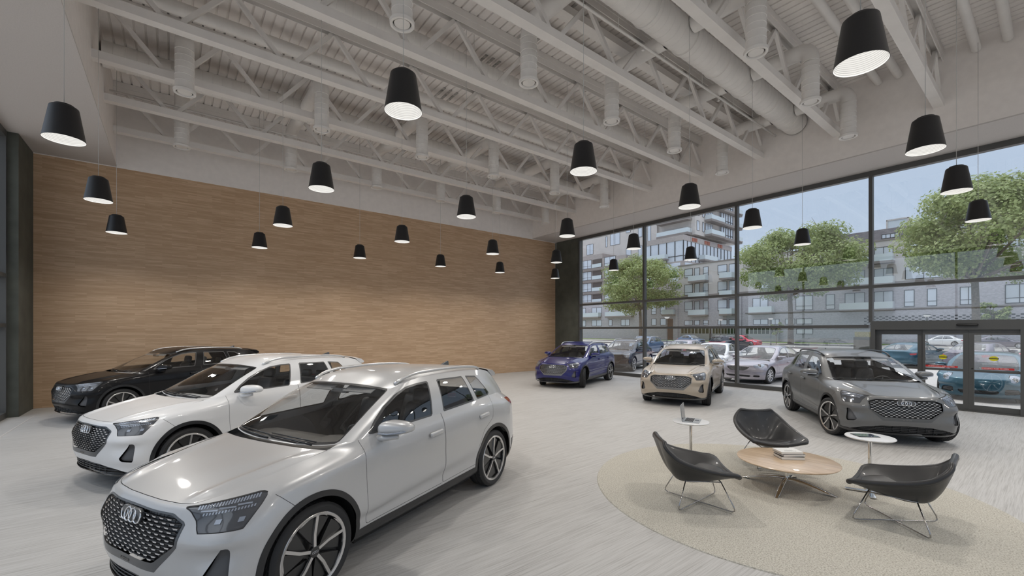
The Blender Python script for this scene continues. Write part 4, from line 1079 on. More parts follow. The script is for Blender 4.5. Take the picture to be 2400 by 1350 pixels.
rows_ = [(3.37, 1, 1.17, [5.5, 8.19, 10.9, 13.6], 'entrance side row'), (6.60, -1, 1.42, [2.93, 5.62, 8.2, 10.89, 13.6], 'row behind the largest duct'),
         (11.30, 1, 1.52, [.21, 2.91, 5.62, 8.14, 10.85, 13.58], 'second row from the wood wall'), (14.70, -1, 1.32, [.21, 2.89, 5.59, 8.09, 10.75, 13.52], 'row nearest the wood wall')]
for y, sg, ln, xs_, rn in rows_:
    key = (sg, ln); pr_ = None
    for i, x in enumerate(xs_):
        o = make_drop(sg, ln) if pr_ is None else copy_tree(pr_)
        pr_ = pr_ or o; o.location = (x, y, 0)
        tag(o, 'white spiral duct drop in the %s, %s from the left' % (rn, ORD[i]), 'duct drop', 'spiral duct drops')
# patched deck openings with rough edges
M_PATCH = noisy(mat('deck_patch', (.50, .475, .45), rough=.9), 9, .5)
for i, (x, y) in enumerate(((6.3, 6.0), (6.4, 7.6), (6.2, 9.0), (6.1, 10.9), (6.0, 12.4), (6.0, 13.6))):
    m_ = MB(); 
    for k in range(3): m_.bb(x - .20 + k * .2, x - .13 + k * .2, y - .35, y + .35, 8.765, 8.785)
    o = m_.build('deck_patch', M_PATCH); tag(o, 'rough patched strip in the corrugated deck, %s along the line from the entrance side' % ORD[i], 'ceiling patch', 'deck patches')

# ---- pendant lamps
M_SHADE = noisy(mat('pendant_black', (.009, .009, .0105), rough=.45, coat=.15, coat_rough=.3), 60, .1, bump=.05)
M_INNER_GLOW = mat('pendant_inner_glow', (.3, .3, .29), rough=.5, emit=(1, .975, .93), estr=.66)  # lamp light on the rib faces put into their emission
M_STEP_GLOW = mat('pendant_step_dim_glow', (.25, .25, .24), rough=.5, emit=(1, .97, .93), estr=.42)  # rib steps glow dimmer, their shading put into the emission
M_CORD = mat('pendant_cord', (.55, .54, .52), rough=.5)
M_BULB = mat('pendant_diffuser', (.9, .9, .88), rough=.4, emit=(1, .97, .92), estr=.8)
ZP = 4.50
def make_pendant():
    s_ = MB(); s_.lathe([(.001, .445), (.092, .445), (.098, .44), (.101, .425), (.128, .418), (.138, .41), (.142, .398), (.205, .004), (.207, 0), (.2035, 0)], 48)
    root = s_.build('pendant_lamp', M_SHADE, angle=35)
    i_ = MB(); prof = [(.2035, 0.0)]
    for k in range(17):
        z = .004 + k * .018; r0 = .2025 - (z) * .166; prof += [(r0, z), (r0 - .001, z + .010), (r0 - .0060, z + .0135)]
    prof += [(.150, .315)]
    i_.lathe(prof, 48); i_.m = [1 if (k // 48) % 3 == 2 else 0 for k in range(len(i_.f))]; i_.build('reflector', [M_INNER_GLOW, M_STEP_GLOW], root, angle=30)
    d = MB(); d.lathe([(.151, .315), (.001, .317)], 40); d.build('diffuser', M_BULB, root)
    c = MB(); c.tube([(0, 0, .455), (0, 0, 4.285)], .0042, 6); c.build('cord', M_CORD, root, smooth=True)
    return root
ld = bpy.data.lights.new('pendant_light', 'SPOT'); ld.spot_size = R(158); ld.spot_blend = .9; ld.shadow_soft_size = .11; ld.energy = LAMP_W; ld.color = (1.0, .955, .895)
pc = [-1.085, 2.03, 4.97, 8.03, 10.84, 14.05]; prw = [1.14, 4.54, 7.90, 11.20, 14.60]
p0 = None
for r_i, y in enumerate(prw):
    for c_i, x in enumerate(pc):
        if r_i < 1 and c_i < 2: continue
        o = make_pendant() if p0 is None else copy_tree(p0); p0 = p0 or o
        o.location = (x, y, ZP)
        tag(o, 'black cone pendant lamp, %s from left in the %s row from the wood wall' % (ORD[c_i], ORD[4 - r_i]), 'pendant lamp', 'cone pendant lamps')
        l_ = bpy.data.objects.new('pendant_light', ld); COL.objects.link(l_); l_.location = (x, y, ZP - .005); l_.parent = None
# lamps further back in the hall, behind the camera
for y in (-2.3, -5.7):
    for x in pc[1:]:
        o = copy_tree(p0); o.location = (x, y, ZP); tag(o, 'black cone pendant lamp behind the camera', 'pendant lamp', 'pendant lamps behind the camera')
        l_ = bpy.data.objects.new('pendant_light', ld); COL.objects.link(l_); l_.location = (x, y, ZP - .005)
# ================================================================ lounge group
def rug_mat():
    m, nt, b = nodes_of('cream_rug'); L = nt.links; t = nt.nodes.new('ShaderNodeTexCoord')
    v = nt.nodes.new('ShaderNodeTexNoise'); v.inputs['Scale'].default_value = 75; v.inputs['Detail'].default_value = 4; v.inputs['Roughness'].default_value = .6; L.new(t.outputs['Object'], v.inputs['Vector'])
    r = nt.nodes.new('ShaderNodeValToRGB'); e = r.color_ramp.elements; e[0].position = .36; e[0].color = (.36, .335, .285, 1); e[1].position = .56; e[1].color = (.60, .575, .51, 1)
    L.new(v.outputs[0], r.inputs[0]); L.new(r.outputs[0], b.inputs['Base Color']); b.inputs['Roughness'].default_value = .95; b.inputs['Specular IOR Level'].default_value = .1
    bp = nt.nodes.new('ShaderNodeBump'); bp.inputs['Strength'].default_value = .6; bp.inputs['Distance'].default_value = .008; L.new(v.outputs[0], bp.inputs['Height']); L.new(bp.outputs[0], b.inputs['Normal']); return m
b = MB(); b.lathe([(.001, .012), (2.24, .012), (2.26, .009), (2.265, 0)], 128); rg = b.build('rug', rug_mat(), angle=40, loc=(6.12, 2.27, 0))
tag(rg, 'round cream looped rug under the lounge chairs and coffee table', 'rug')
M_LEA = noisy(mat('black_leather', (.022, .022, .023), rough=.40, coat=.08), 220, .06, bump=.12, dist=.002)
M_ROD = mat('chrome_rod', (.42, .41, .40), rough=.16, metal=1.0)
M_CHR = mat('polished_chrome', (.72, .71, .69), rough=.07, metal=1.0)

def make_chair():
    """lounge shell chair facing +x"""
    root = empty('lounge_chair')
    # cross rows from front edge to back top: (x, z centre, half width, z side, x side shift)
    rows = [(.33, .385, .36, .43, -.005), (.312, .375, .375, .445, -.01), (.20, .335, .392, .465, -.02), (.02, .295, .398, .50, -.04), (-.14, .285, .385, .55, -.07), (-.24, .315, .365, .60, -.085), (-.305, .40, .335, .65, -.08), (-.36, .52, .300, .69, -.06), (-.405, .64, .262, .725, -.035), (-.43, .715, .238, .75, -.012), (-.437, .742, .225, .758, -.004)]
    T = []
    for x, zc, hw, zs, xs in rows:
        r = []
        for u, f, w in ((-1, 1, 1), (-.86, .80, .90), (-.62, .42, .68), (-.32, .10, .35), (0, 0, 0), (.32, .10, .35), (.62, .42, .68), (.86, .80, .90), (1, 1, 1)):
            r.append((x + xs * abs(w) * 1.0, hw * w if abs(u) == 1 else hw * u * 1.0, zc + (zs - zc) * f))
        r = [(p[0], math.copysign(abs(p[1]), (-1 if i < 4 else 1)) if i != 4 else 0, p[2]) for i, p in enumerate(r)]
        T.append(r)
    T = np.array(T); P, _, _ = loft(T, .035, .035)
    b = MB(); b.grid([list(map(tuple, q)) for q in P]); sh = b.build('shell', M_LEA, root, smooth=True)
    # orient normals upwards before thickening
    md = sh.modifiers.new('solid', 'SOLIDIFY'); md.thickness = .048; md.offset = 0; md.use_even_offset = False
    md = sh.modifiers.new('bev', 'BEVEL'); md.width = .018; md.segments = 3; md.limit_method = 'ANGLE'; md.angle_limit = R(60)
    # rolled rim
    rim = [P[0][j] for j in range(P.shape[1])] + [P[i][-1] for i in range(1, P.shape[0])] + [P[-1][j] for j in range(P.shape[1] - 2, -1, -1)] + [P[i][0] for i in range(P.shape[0] - 2, 0, -1)]
    b = MB(); b.tube(rim, .027, 12, closed=True); b.build('edge_roll', M_LEA, root, smooth=True)
    # seat pad
    b = MB(); G = []
    for a in np.linspace(0, 2 * math.pi, 41):
        row_ = []
        for k, (rr, hz) in enumerate(((1.0, .0), (1.02, .014), (.985, .032), (.90, .040), (.6, .043), (.001, .045))):
            x = .045 + .235 * rr * math.cos(a); y = .265 * rr * math.sin(a)
            base = np.interp(x, [-.3, -.15, .02, .2, .33], [.375, .308, .312, .35, .395]) + .75 * y * y
            row_.append((x, y, base + hz * .9))
        G.append(row_)
    b.grid(G); b.build('seat_pad', M_LEA, root, smooth=True)
    # four rods forming two floor loops crossed in an X
    F_ = .295; top = .17
    for sx, sy in ((1, 1), (1, -1)):
        pts = []
        for s in (1, -1):
            q = [Vector((s * sx * top * 1.15, s * sy * .19, .315)), Vector((s * sx * F_, s * sy * F_, .075)), Vector((s * sx * (F_ + .006), s * sy * (F_ + .006), .035)), Vector((s * sx * (F_ - .012), s * sy * (F_ - .012), .020)), Vector((s * sx * (F_ - .045), s * sy * (F_ - .045), .018))]
            pts += q if s == 1 else q[::-1]
        b = MB(); b.tube(pts, .0065, 8); b.build('leg_loop', M_ROD, root, smooth=True)
    for sx in (-1, 1):
        b = MB(); b.tube([(sx * top * 1.15, -.19, .315), (sx * top * 1.15, .19, .315)], .0065, 8); b.build('cross_rod', M_ROD, root, smooth=True)
    for sy in (-1, 1):
        b = MB(); b.tube([(-top * 1.15, sy * .19, .315), (top * 1.15, sy * .19, .315)], .0065, 8); b.build('cross_rod', M_ROD, root, smooth=True)
    return root
ch = make_chair()
for i, (x, y, a, lb) in enumerate(((4.91, 2.67, -44, 'black leather lounge shell chair on the left of the coffee table'), (6.07, 1.10, 93, 'black leather lounge shell chair in front of the side table with the tablet'), (7.14, 2.75, 226, 'black leather lounge shell chair behind the coffee table, facing the viewer'))):
    c = ch if i == 0 else copy_tree(ch); c.location = (x, y, .012); c.rotation_euler = (0, 0, R(a)); tag(c, lb, 'chair', 'lounge chairs on the round rug')

# coffee table
def wood_light():
    m, nt, b = nodes_of('light_oak'); L = nt.links; t = nt.nodes.new('ShaderNodeTexCoord'); s = nt.nodes.new('ShaderNodeMapping'); s.inputs['Scale'].default_value = (22, 1.6, 1); s.inputs['Rotation'].default_value = (0, 0, R(50)); L.new(t.outputs['Object'], s.inputs[0])
    n = nt.nodes.new('ShaderNodeTexNoise'); n.inputs['Scale'].default_value = 1.4; n.inputs['Detail'].default_value = 5; n.inputs['Distortion'].default_value = .4; L.new(s.outputs[0], n.inputs['Vector'])
    r = nt.nodes.new('ShaderNodeValToRGB'); e = r.color_ramp.elements; e[0].position = .3; e[0].color = (.47, .33, .205, 1); e[1].position = .7; e[1].color = (.66, .50, .345, 1); L.new(n.outputs[0], r.inputs[0]); L.new(r.outputs[0], b.inputs['Base Color'])
    b.inputs['Roughness'].default_value = .3; b.inputs['Coat Weight'].default_value = .3; return m
M_OAK = wood_light()
ct = empty('coffee_table', (6.33, 2.225, .012)); tag(ct, 'round light oak coffee table on a four-armed chrome star base', 'table')
b = MB(); b.lathe([(.001, .335), (.545, .335), (.572, .342), (.58, .350), (.578, .357), (.565, .360), (.001, .360)], 96); b.build('table_top', M_OAK, ct, angle=40)
b = MB(); b.lathe([(.001, .085), (.024, .085), (.022, .12), (.020, .32), (.09, .328), (.09, .335)], 24); b.build('column', M_CHR, ct, angle=40)
for k in range(4):
    a = R(8 + 90 * k); d = Vector((math.cos(a), math.sin(a), 0)); n = Vector((-d.y, d.x, 0)); P = []
    for t, z, w, h in ((0.0, .125, .030, .030), (.08, .128, .030, .026), (.20, .110, .030, .022), (.34, .072, .029, .020), (.46, .030, .026, .014), (.54, .004, .018, .004)):
        c = d * t + Vector((0, 0, z)); P.append([c - n * w + Vector((0, 0, -h)), c - n * w * .7 + Vector((0, 0, .0)), c + n * w * .7, c + n * w + Vector((0, 0, -h)), c - n * w + Vector((0, 0, -h))])
    b = MB(); b.grid(P); b.build('base_arm', M_CHR, ct, smooth=True)

# side tables
M_WTOP = mat('white_laminate', (.80, .80, .80), rough=.3, coat=.2)
def make_side():
    root = empty('side_table')
    b = MB(); b.lathe([(.001, .685), (.235, .685), (.252, .692), (.258, .700), (.252, .708), (.24, .710), (.001, .710)], 64); b.build('table_top', M_WTOP, root, angle=40)
    b = MB(); b.lathe([(.021, .02), (.021, .66), (.05, .675), (.05, .685)], 24); b.build('column', M_CHR, root, angle=40)
    b = MB()
    for a in (0, 90): 
        M = Matrix.Rotation(R(a + 20), 3, 'Z'); b.box((0, 0, .014 + .001 * (a > 0)), (.50, .06, .014), mtx=M)
    b.build('cross_base', M_CHR, root, bevel=.003); return root
s1 = make_side(); s1.location = (6.03, 3.39, .012); tag(s1, 'small round white side table holding the open laptop', 'side table', 'white side tables')
s2 = copy_tree(s1); s2.location = (6.918, 1.492, .012); tag(s2, 'small round white side table holding the tablet', 'side table', 'white side tables')
# laptop
M_SIL = mat('laptop_aluminium', (.52, .53, .54), rough=.35, metal=.7); M_KEY = mat('laptop_keys', (.012, .012, .013), rough=.5); M_SCR = mat('dark_screen', (.01, .011, .013), rough=.06, coat=.5)
lp = empty('laptop', (6.045, 3.38, .722), R(-67.5)); tag(lp, 'open silver laptop on the side table, screen seen edge-on', 'laptop')
b = MB(); b.bb(-.115, .115, -.165, .165, 0, .012); base = b.build('base', M_SIL, lp, bevel=.003)
b = MB()
for i in range(6):
    for j in range(14): b.bb(-.085 + i * .0195, -.085 + i * .0195 + .016, -.14 + j * .0202, -.14 + j * .0202 + .017, .012, .0135)
kb = b.build('keyboard', M_KEY, base); kb['kind'] = 'stuff'
b = MB(); b.bb(.045, .10, -.05, .05, .0121, .0126); b.build('trackpad', M_FRAME, base)
M = Matrix.Rotation(R(-6), 3, 'Y')
b = MB(); b.box(Vector((-.115, 0, .012)) + M @ Vector((0, 0, .115)), (.007, .33, .225), mtx=M); lid = b.build('lid', M_SIL, lp, bevel=.002)
b = MB(); b.box(Vector((-.115, 0, .012)) + M @ Vector((.0042, 0, .117)), (.001, .312, .203), mtx=M); b.build('screen', M_SCR, lid)
# tablet
tb = rbox('tablet', M_SCR, (.245, .175, .008), .003, None, (6.915, 1.54, .726), (0, 0, R(-44))); tag(tb, 'dark glossy tablet lying flat on the right side table', 'tablet')
b = MB(); b.bb(-.112, .112, -.078, .078, .0041, .0046); b.build('screen', mat('tablet_screen', (.04, .06, .10), rough=.03, coat=1), tb)
# books
M_PAGE = noisy(mat('page_edges', (.66, .62, .57), rough=.8), 30, .05, stretch=(1, 1, 40)); M_CVR = mat('book_cover_white', (.78, .77, .74), rough=.4); M_CVD = mat('book_cover_dark', (.03, .028, .027), rough=.4)
def book(z, th, w, h, rz, dx, dy, top, label):
    o = empty('book', (6.435 + dx, 2.245 + dy, z), R(rz)); tag(o, label, 'book', 'books stacked on the coffee table')
    b = MB(); b.bb(-w / 2 + .004, w / 2 - .004, -h / 2 + .004, h / 2 - .004, .0025, th - .0025); b.build('pages', M_PAGE, o)
    b = MB(); b.bb(-w / 2, w / 2, -h / 2, h / 2, 0, .0025); b.build('back_cover', M_CVD, o)
    b = MB(); b.bb(-w / 2, -w / 2 + .0035, -h / 2, h / 2, .0025, th - .0025); b.build('spine', M_CVR, o)
    b = MB(); b.bb(-w / 2, w / 2, -h / 2, h / 2, th - .0025, th); c = b.build('front_cover', top, o); return o, c, th
zt = .3725
book(zt, .036, .215, .285, 47, -.005, -.01, M_CVD, 'thick book at the bottom of the stack on the coffee table')
book(zt + .0365, .030, .215, .285, 53, .01, -.01, M_CVD, 'middle book of the stack on the coffee table, dark cover')
o, c, th = book(zt + .067, .030, .21, .28, 51, -.003, .005, M_CVR, 'top book of the stack on the coffee table, white cover with dark lettering')
M_INK = mat('book_ink', (.16, .16, .16), rough=.6)
text_mesh('lettering', 'MODERN', .036, M_INK, c, (-.055, .0, th + .0002), (0, 0, R(90)), .0002); text_mesh('lettering', 'DESIGN', .030, M_INK, c, (-.015, 0, th + .0002), (0, 0, R(90)), .0002)

# ================================================================ showroom cars
P_SIL = paint('paint_silver', (.56, .56, .56), metal=.25, rough=.36)
P_WHT = paint('paint_white', (.80, .80, .80), metal=.0, rough=.35)
P_BLK = paint('paint_black', (.004, .004, .005), metal=.0, rough=.35, coat=.25)
P_BLK.node_tree.nodes['Principled BSDF'].inputs['Specular IOR Level'].default_value = .2
P_BLU = paint('paint_blue', (.006, .008, .125), metal=.1, rough=.3)
P_BGE = paint('paint_beige', (.44, .375, .30), metal=.1, rough=.38)
P_GRY = paint('paint_grey', (.15, .153, .154), metal=.3, rough=.42, coat=.45)
M_DLT = mat('dashboard_light', (.78, .78, .78), rough=.4); M_BARL = mat('grille_bar_light', (.22, .22, .22), rough=.4, metal=.4)
M_LIPG = mat('front_lip_grey', (.13, .135, .14), rough=.35, metal=.4)
M_FRB = mat('grille_surround_dark', (.05, .055, .062), rough=.35, metal=.4, coat=.4)
def steer(o, deg):
    n = 0
    for w in o.children:
        if w.name.startswith('wheel') and w.location.x > 0:
            w.rotation_euler = (0, 0, R(deg) + (0 if w.location.y > 0 else math.pi))
suv = make_suv()
SUVS = [(1.757, 4.927, 204.6, P_SIL, {}, 0, 'silver electric SUV nearest the viewer, front cropped by the lower edge'),
        (1.111, 8.741, 203.8, P_WHT, {'dashboard_top': M_DLT}, 0, 'white electric SUV parked between the silver one and the black one'),
        (.019, 14.641, 204.3, P_BLK, {'grille_surround': M_FRB, 'dashboard_top': M_DLT}, 0, 'black electric SUV parked closest to the wood wall on the left'),
        (12.731, 11.965, 199.7, P_BLU, {'front_lip': M_LIPG, 'grille_bar': M_BARL, 'grille_surround': M_BARL, 'dashboard_top': M_DLT}, 24, 'blue electric SUV in the far corner in front of the dark green wall'),
        (12.684, 7.311, 199.9, P_BGE, {'front_lip': M_LIPG, 'grille_bar': M_BARL, 'grille_surround': M_BARL, 'dashboard_top': M_DLT}, 8, 'beige electric SUV by the window in the middle of the hall'),
        (11.94, 2.89, 213.7, P_GRY, {'roof_rail_metal': M_CLAD}, 14, 'dark grey electric SUV by the sliding doors behind the lounge chairs')]
suvs = [suv] + [copy_tree(suv) for _ in range(8)]
for c, (x, y, a, pm, mp, st_, lb) in zip(suvs, SUVS):
    c.location = (x, y, 0); c.rotation_euler = (0, 0, R(a)); mp = dict(mp); mp['car_paint'] = pm; recolor(c, mp)
    if st_: steer(c, st_)
    if y > 4 and x < 3:      # the far-side mirror is missing on the three cars by the left wall
        for q in [k for k in c.children if k.name.startswith('side_mirror') and min(v.co.y for v in k.data.vertices) < -.5]:
            for w in list(q.children): bpy.data.objects.remove(w)
            bpy.data.objects.remove(q)
    tag(c, lb, 'car', 'SUVs on show')
# ================================================================ outside
def pave_mat():
    m, nt, b = nodes_of('bright_paving'); L = nt.links; t = nt.nodes.new('ShaderNodeTexCoord')
    n = nt.nodes.new('ShaderNodeTexNoise'); n.inputs['Scale'].default_value = 18; n.inputs['Detail'].default_value = 6; L.new(t.outputs['Object'], n.inputs['Vector'])
    r = nt.nodes.new('ShaderNodeValToRGB'); e = r.color_ramp.elements; e[0].position = .30; e[0].color = (.22, .21, .20, 1); e[1].position = .42; e[1].color = (.46, .44, .425, 1); L.new(n.outputs[0], r.inputs[0]); L.new(r.outputs[0], b.inputs['Base Color'])
    b.inputs['Roughness'].default_value = .85; return m
M_PAVE = pave_mat()
M_ROAD = noisy(mat('road_asphalt', (.45, .44, .43), rough=.85), 3, .06)
M_KERB = mat('kerb_stone', (.20, .20, .20), rough=.8); M_LAWN = noisy(mat('lawn', (.10, .17, .035), rough=.95), 3, .3)
b = MB(); b.bb(-90, 140, -70, 150, -.3, -.02); g = b.build('ground', M_PAVE); struct(g)
b = MB(); b.bb(XR + .25, 58, -60, 130, -.02, -.005); g = b.build('parking_lot', M_PAVE); struct(g)
b = MB(); b.bb(58.5, 70, -60, 130, -.02, .0); b.bb(70, 82.9, -60, 15.5, -.02, .0); g = b.build('road', M_ROAD); struct(g)
for i, x in enumerate((56.5, 58.2, 70.0)):
    b = MB(); b.bb(x, x + .35, -60 if x < 69 else 15.5, 130, -.02, .14); g = b.build('kerb', M_KERB); struct(g)
b = MB(); b.bb(70.35, 75.5, 15.5, 130, -.02, .12); g = b.build('sidewalk', M_PAVE); struct(g)
b = MB(); b.bb(75.5, 82.7, 15.5, 130, -.02, .12); g = b.build('lawn', M_LAWN); tag(g, 'strip of grass along the foot of the apartment buildings', 'grass', kind='stuff')
b = MB()
for y in (-1.2, 4.6, 10.4, 16.2): b.bb(16.6, 24, y - .012, y + .012, -.005, -.003)
g = b.build('paving_joints', M_KERB); struct(g)

# brick and stone
def brick(name, c1, c2, mort, sc=1.0):
    m, nt, b = nodes_of(name); L = nt.links; t = nt.nodes.new('ShaderNodeTexCoord'); s = nt.nodes.new('ShaderNodeSeparateXYZ'); L.new(t.outputs['Object'], s.inputs[0])
    a = nt.nodes.new('ShaderNodeMath'); a.operation = 'ADD'; L.new(s.outputs[0], a.inputs[0]); L.new(s.outputs[1], a.inputs[1])
    c = nt.nodes.new('ShaderNodeCombineXYZ'); L.new(a.outputs[0], c.inputs[0]); L.new(s.outputs[2], c.inputs[1])
    br = nt.nodes.new('ShaderNodeTexBrick'); br.inputs['Scale'].default_value = 1; br.inputs['Brick Width'].default_value = .42 * sc; br.inputs['Row Height'].default_value = .16 * sc; br.inputs['Mortar Size'].default_value = .012
    br.inputs['Color1'].default_value = (*c1, 1); br.inputs['Color2'].default_value = (*c2, 1); br.inputs['Mortar'].default_value = (*mort, 1)
    L.new(c.outputs[0], br.inputs['Vector']); L.new(br.outputs['Color'], b.inputs['Base Color']); b.inputs['Roughness'].default_value = .9; b.inputs['Specular IOR Level'].default_value = .2; return m
M_DBR = brick('dark_brick', (.37, .355, .395), (.50, .485, .53), (.54, .53, .56), .55); M_PBR = brick('penthouse_brick', (.19, .175, .195), (.25, .235, .255), (.28, .265, .28))
M_STN = noisy(mat('light_stone', (.56, .53, .51), rough=.85), .6, .06); M_TWR = noisy(mat('tower_stone', (.58, .545, .52), rough=.85), .5, .06); M_TBR = brick('tower_brick', (.36, .32, .31), (.42, .38, .37), (.45, .42, .41))
M_WIN = mat('window_painted_sky', (.64, .69, .76), rough=.1, metal=.15, coat=.6); M_WFR = mat('window_frame_dark', (.035, .04, .045), rough=.5); M_RAILG = mat('balcony_glass', (.60, .67, .70), rough=.1, coat=.5)  # pale blue base colour of the panes stands in for reflected sky
M_SLAB = mat('balcony_slab', (.25, .225, .215), rough=.8); M_REDP = mat('rust_panel', (.33, .09, .05), rough=.6)
def window_on(par, axis, p, u0, u1, z0, z1, div=1, sign=-1, hbar=None):
    """window lying on plane axis=p facing sign"""
    f = MB(); g = MB(); t = .07; o = sign * .06
    def bx(m_, a, c, z_0, z_1, d0, d1):
        if axis == 'x': m_.bb(p + sign * d0, p + sign * d1, a, c, z_0, z_1)
        else: m_.bb(a, c, p + sign * d0, p + sign * d1, z_0, z_1)
    bx(f, u0, u0 + t, z0, z1, 0, .07); bx(f, u1 - t, u1, z0, z1, 0, .07); bx(f, u0 + t, u1 - t, z0, z0 + t, 0, .07); bx(f, u0 + t, u1 - t, z1 - t, z1, 0, .07)
    for k in range(1, div + 1):
        if k <= div - 1 + 0: c = u0 + (u1 - u0) * k / div; bx(f, c - t / 2, c + t / 2, z0 + t, z1 - t, 0, .068)
    if hbar: bx(f, u0 + t, u1 - t, z0 + (z1 - z0) * hbar - .03, z0 + (z1 - z0) * hbar + .03, 0, .066)
    fo = f.build('window', M_WFR, par)
    bx(g, u0 + t * .5, u1 - t * .5, z0 + t * .5, z1 - t * .5, .01, .03); g.build('pane', M_WIN, fo); return fo
def balcony(par, axis, p, u0, u1, z, dep=1.4, sign=-1, slab=.35, rail=1.0):
    s_ = MB(); r_ = MB()
    def bx(m_, a, c, z_0, z_1, d0, d1):
        if axis == 'x': m_.bb(p + sign * d0, p + sign * d1, a, c, z_0, z_1)
        else: m_.bb(a, c, p + sign * d0, p + sign * d1, z_0, z_1)
    bx(s_, u0, u1, z - slab, z, 0, dep); so = s_.build('balcony', M_SLAB, par)
    bx(r_, u0 + .04, u1 - .04, z, z + rail, dep - .06, dep - .03); bx(r_, u0 + .04, u0 + .07, z, z + rail, .1, dep - .07); bx(r_, u1 - .07, u1 - .04, z, z + rail, .1, dep - .07)
    r_.build('railing', M_RAILG, so)
def part(par, name, m, *boxes):
    b = MB()
    for q in boxes: b.bb(*q)
    return b.build(name, m, par)

XB = 83.0
ap = empty('apartment_building', (0, 0, 0)); tag(ap, 'long apartment building with dark brick base, light stone floors and glass balconies', 'building')
part(ap, 'brick_base', M_DBR, (XB, 103, -45, 50, -.1, 8.9), (XB, 87.9, 50, 100, -.1, 8.9))
part(ap, 'stone_storeys', M_STN, (XB + .02, 102, -45, 49.4, 8.9, 15.4))
part(ap, 'penthouse', M_PBR, (XB + .4, 100, -45, 22.4, 15.4, 17.2))
part(ap, 'high_wing', M_TBR, (XB + .3, 99, -45, 6.2, 17.2, 20.8))
part(ap, 'cornice', M_SLAB, (XB - .12, XB + .3, -45, 49.5, 15.4, 15.6), (XB - .1, XB + .02, -45, 100, 8.85, 9.25), (XB - .08, XB, -45, 36, 5.15, 5.35))
for y0, y1 in ((36.6, 37.0), (49.4, 49.9)): part(ap, 'brick_pier', M_DBR, (XB - .25, XB, y0, y1, 0, 8.9))
for yb in (48.0, 41.1):
    for z0, z1, d in ((12.9, 14.7, 1), (9.3, 11.5, 1), (5.9, 8.0, 1), (3.15, 4.15, 2)):
        if yb == 48.0 or True:
            window_on(ap, 'x', XB, yb - 1.8, yb, z0, z1, 1, hbar=None if z1 < 5 else .25); window_on(ap, 'x', XB, yb - 3.3, yb - 2.15, z0, z1, 1)
            if yb == 48.0: window_on(ap, 'x', XB, 42.95, 44.0, z0, z1, 1, hbar=.3)
    for z in (12.0, 8.6, 5.2): balcony(ap, 'x', XB, (yb - 5.1) if yb > 45 else 37.8, (yb - 1.5) if yb > 45 else 40.2, z)
for y0, y1, dv in ((32.1, 34.7, 2), (25.3, 27.8, 2), (22.3, 23.5, 1), (18.5, 21.0, 2), (15.2, 17.4, 2), (12.9, 14.0, 1), (10.6, 11.6, 1), (6.8, 8.4, 2), (2.0, 4.4, 2), (-1.5, .6, 1)):
    window_on(ap, 'x', XB, y0, y1, 5.5, 7.9, dv, hbar=.28)
for y0, y1 in ((32.1, 34.6), (30.3, 31.6), (25.4, 27.7), (27.9, 29.4)): window_on(ap, 'x', XB, y0, y1, 3.15, 4.1, 2)
window_on(ap, 'x', XB, 25.3, 27.7, 1.5, 2.4, 2)
for y0, y1 in ((31.8, 33.6), (18.5, 20.4), (15.2, 17.4), (8.0, 13.9), (1.5, 5.0)):
    for z0 in (12.6, 9.4): window_on(ap, 'x', XB + .02, y0, y1, z0, z0 + 1.9, 3 if y1 - y0 > 4 else 2)
for y0, y1, z in ((15.0, 20.8, 12.3), (15.0, 20.8, 9.0), (15.0, 21.4, 5.3), (31.0, 34.9, 5.3), (26.5, 29.6, 12.3)): balcony(ap, 'x', XB, y0, y1, z)
for y0, y1 in ((14.6, 16.6), (11.2, 13.6), (7.4, 9.6)): window_on(ap, 'x', XB + .4, y0, y1, 15.75, 16.4, 4)
for y0, y1 in ((1.0, 3.4), (4.0, 5.4)): window_on(ap, 'x', XB + .3, y0, y1, 18.3, 20.0, 2)
part(ap, 'roof_light', M_STN, (86, 89, 14.0, 16.6, 17.2, 17.4), (86, 86.2, 14.0, 14.2, 17.4, 18.9), (86, 86.2, 16.4, 16.6, 17.4, 18.9), (86, 89, 14.0, 16.6, 18.8, 19.0)); part(ap, 'roof_light_glass', M_RAILG, (86.1, 88.9, 14.2, 16.4, 17.4, 18.8))
# perforated brick band with open checks
m_ = MB()
for i in range(46):
    for j in range(6):
        if (i + j) % 2 == 0: m_.bb(XB - .03, XB, 18.6 - i * .36 - .30, 18.6 - i * .36, 2.95 + j * .22, 2.95 + j * .22 + .16)
m_.build('perforated_brick_band', M_WFR, ap)
# left part of the base: row of windows, balconies
for y0, y1 in ((52.2, 53.6), (54.6, 55.8), (57.0, 58.0), (61.6, 64.0), (66.6, 67.6), (69.8, 73.0), (75.0, 77.5), (80, 83)):
    window_on(ap, 'x', XB, y0, y1, 5.6, 7.8, 2 if y1 - y0 > 2 else 1, hbar=.3); window_on(ap, 'x', XB, y0, y1, 3.2, 4.7, 2 if y1 - y0 > 2 else 1)
for y0, y1 in ((60.4, 68.0), (70.0, 78.0), (50.0, 52.6)): balcony(ap, 'x', XB, y0, y1, 5.5, 1.1)
part(ap, 'timber_door_bay', mat('brown_timber', (.10, .06, .045), rough=.7), (XB - .04, XB, 50.6, 51.9, 0, 4.6))
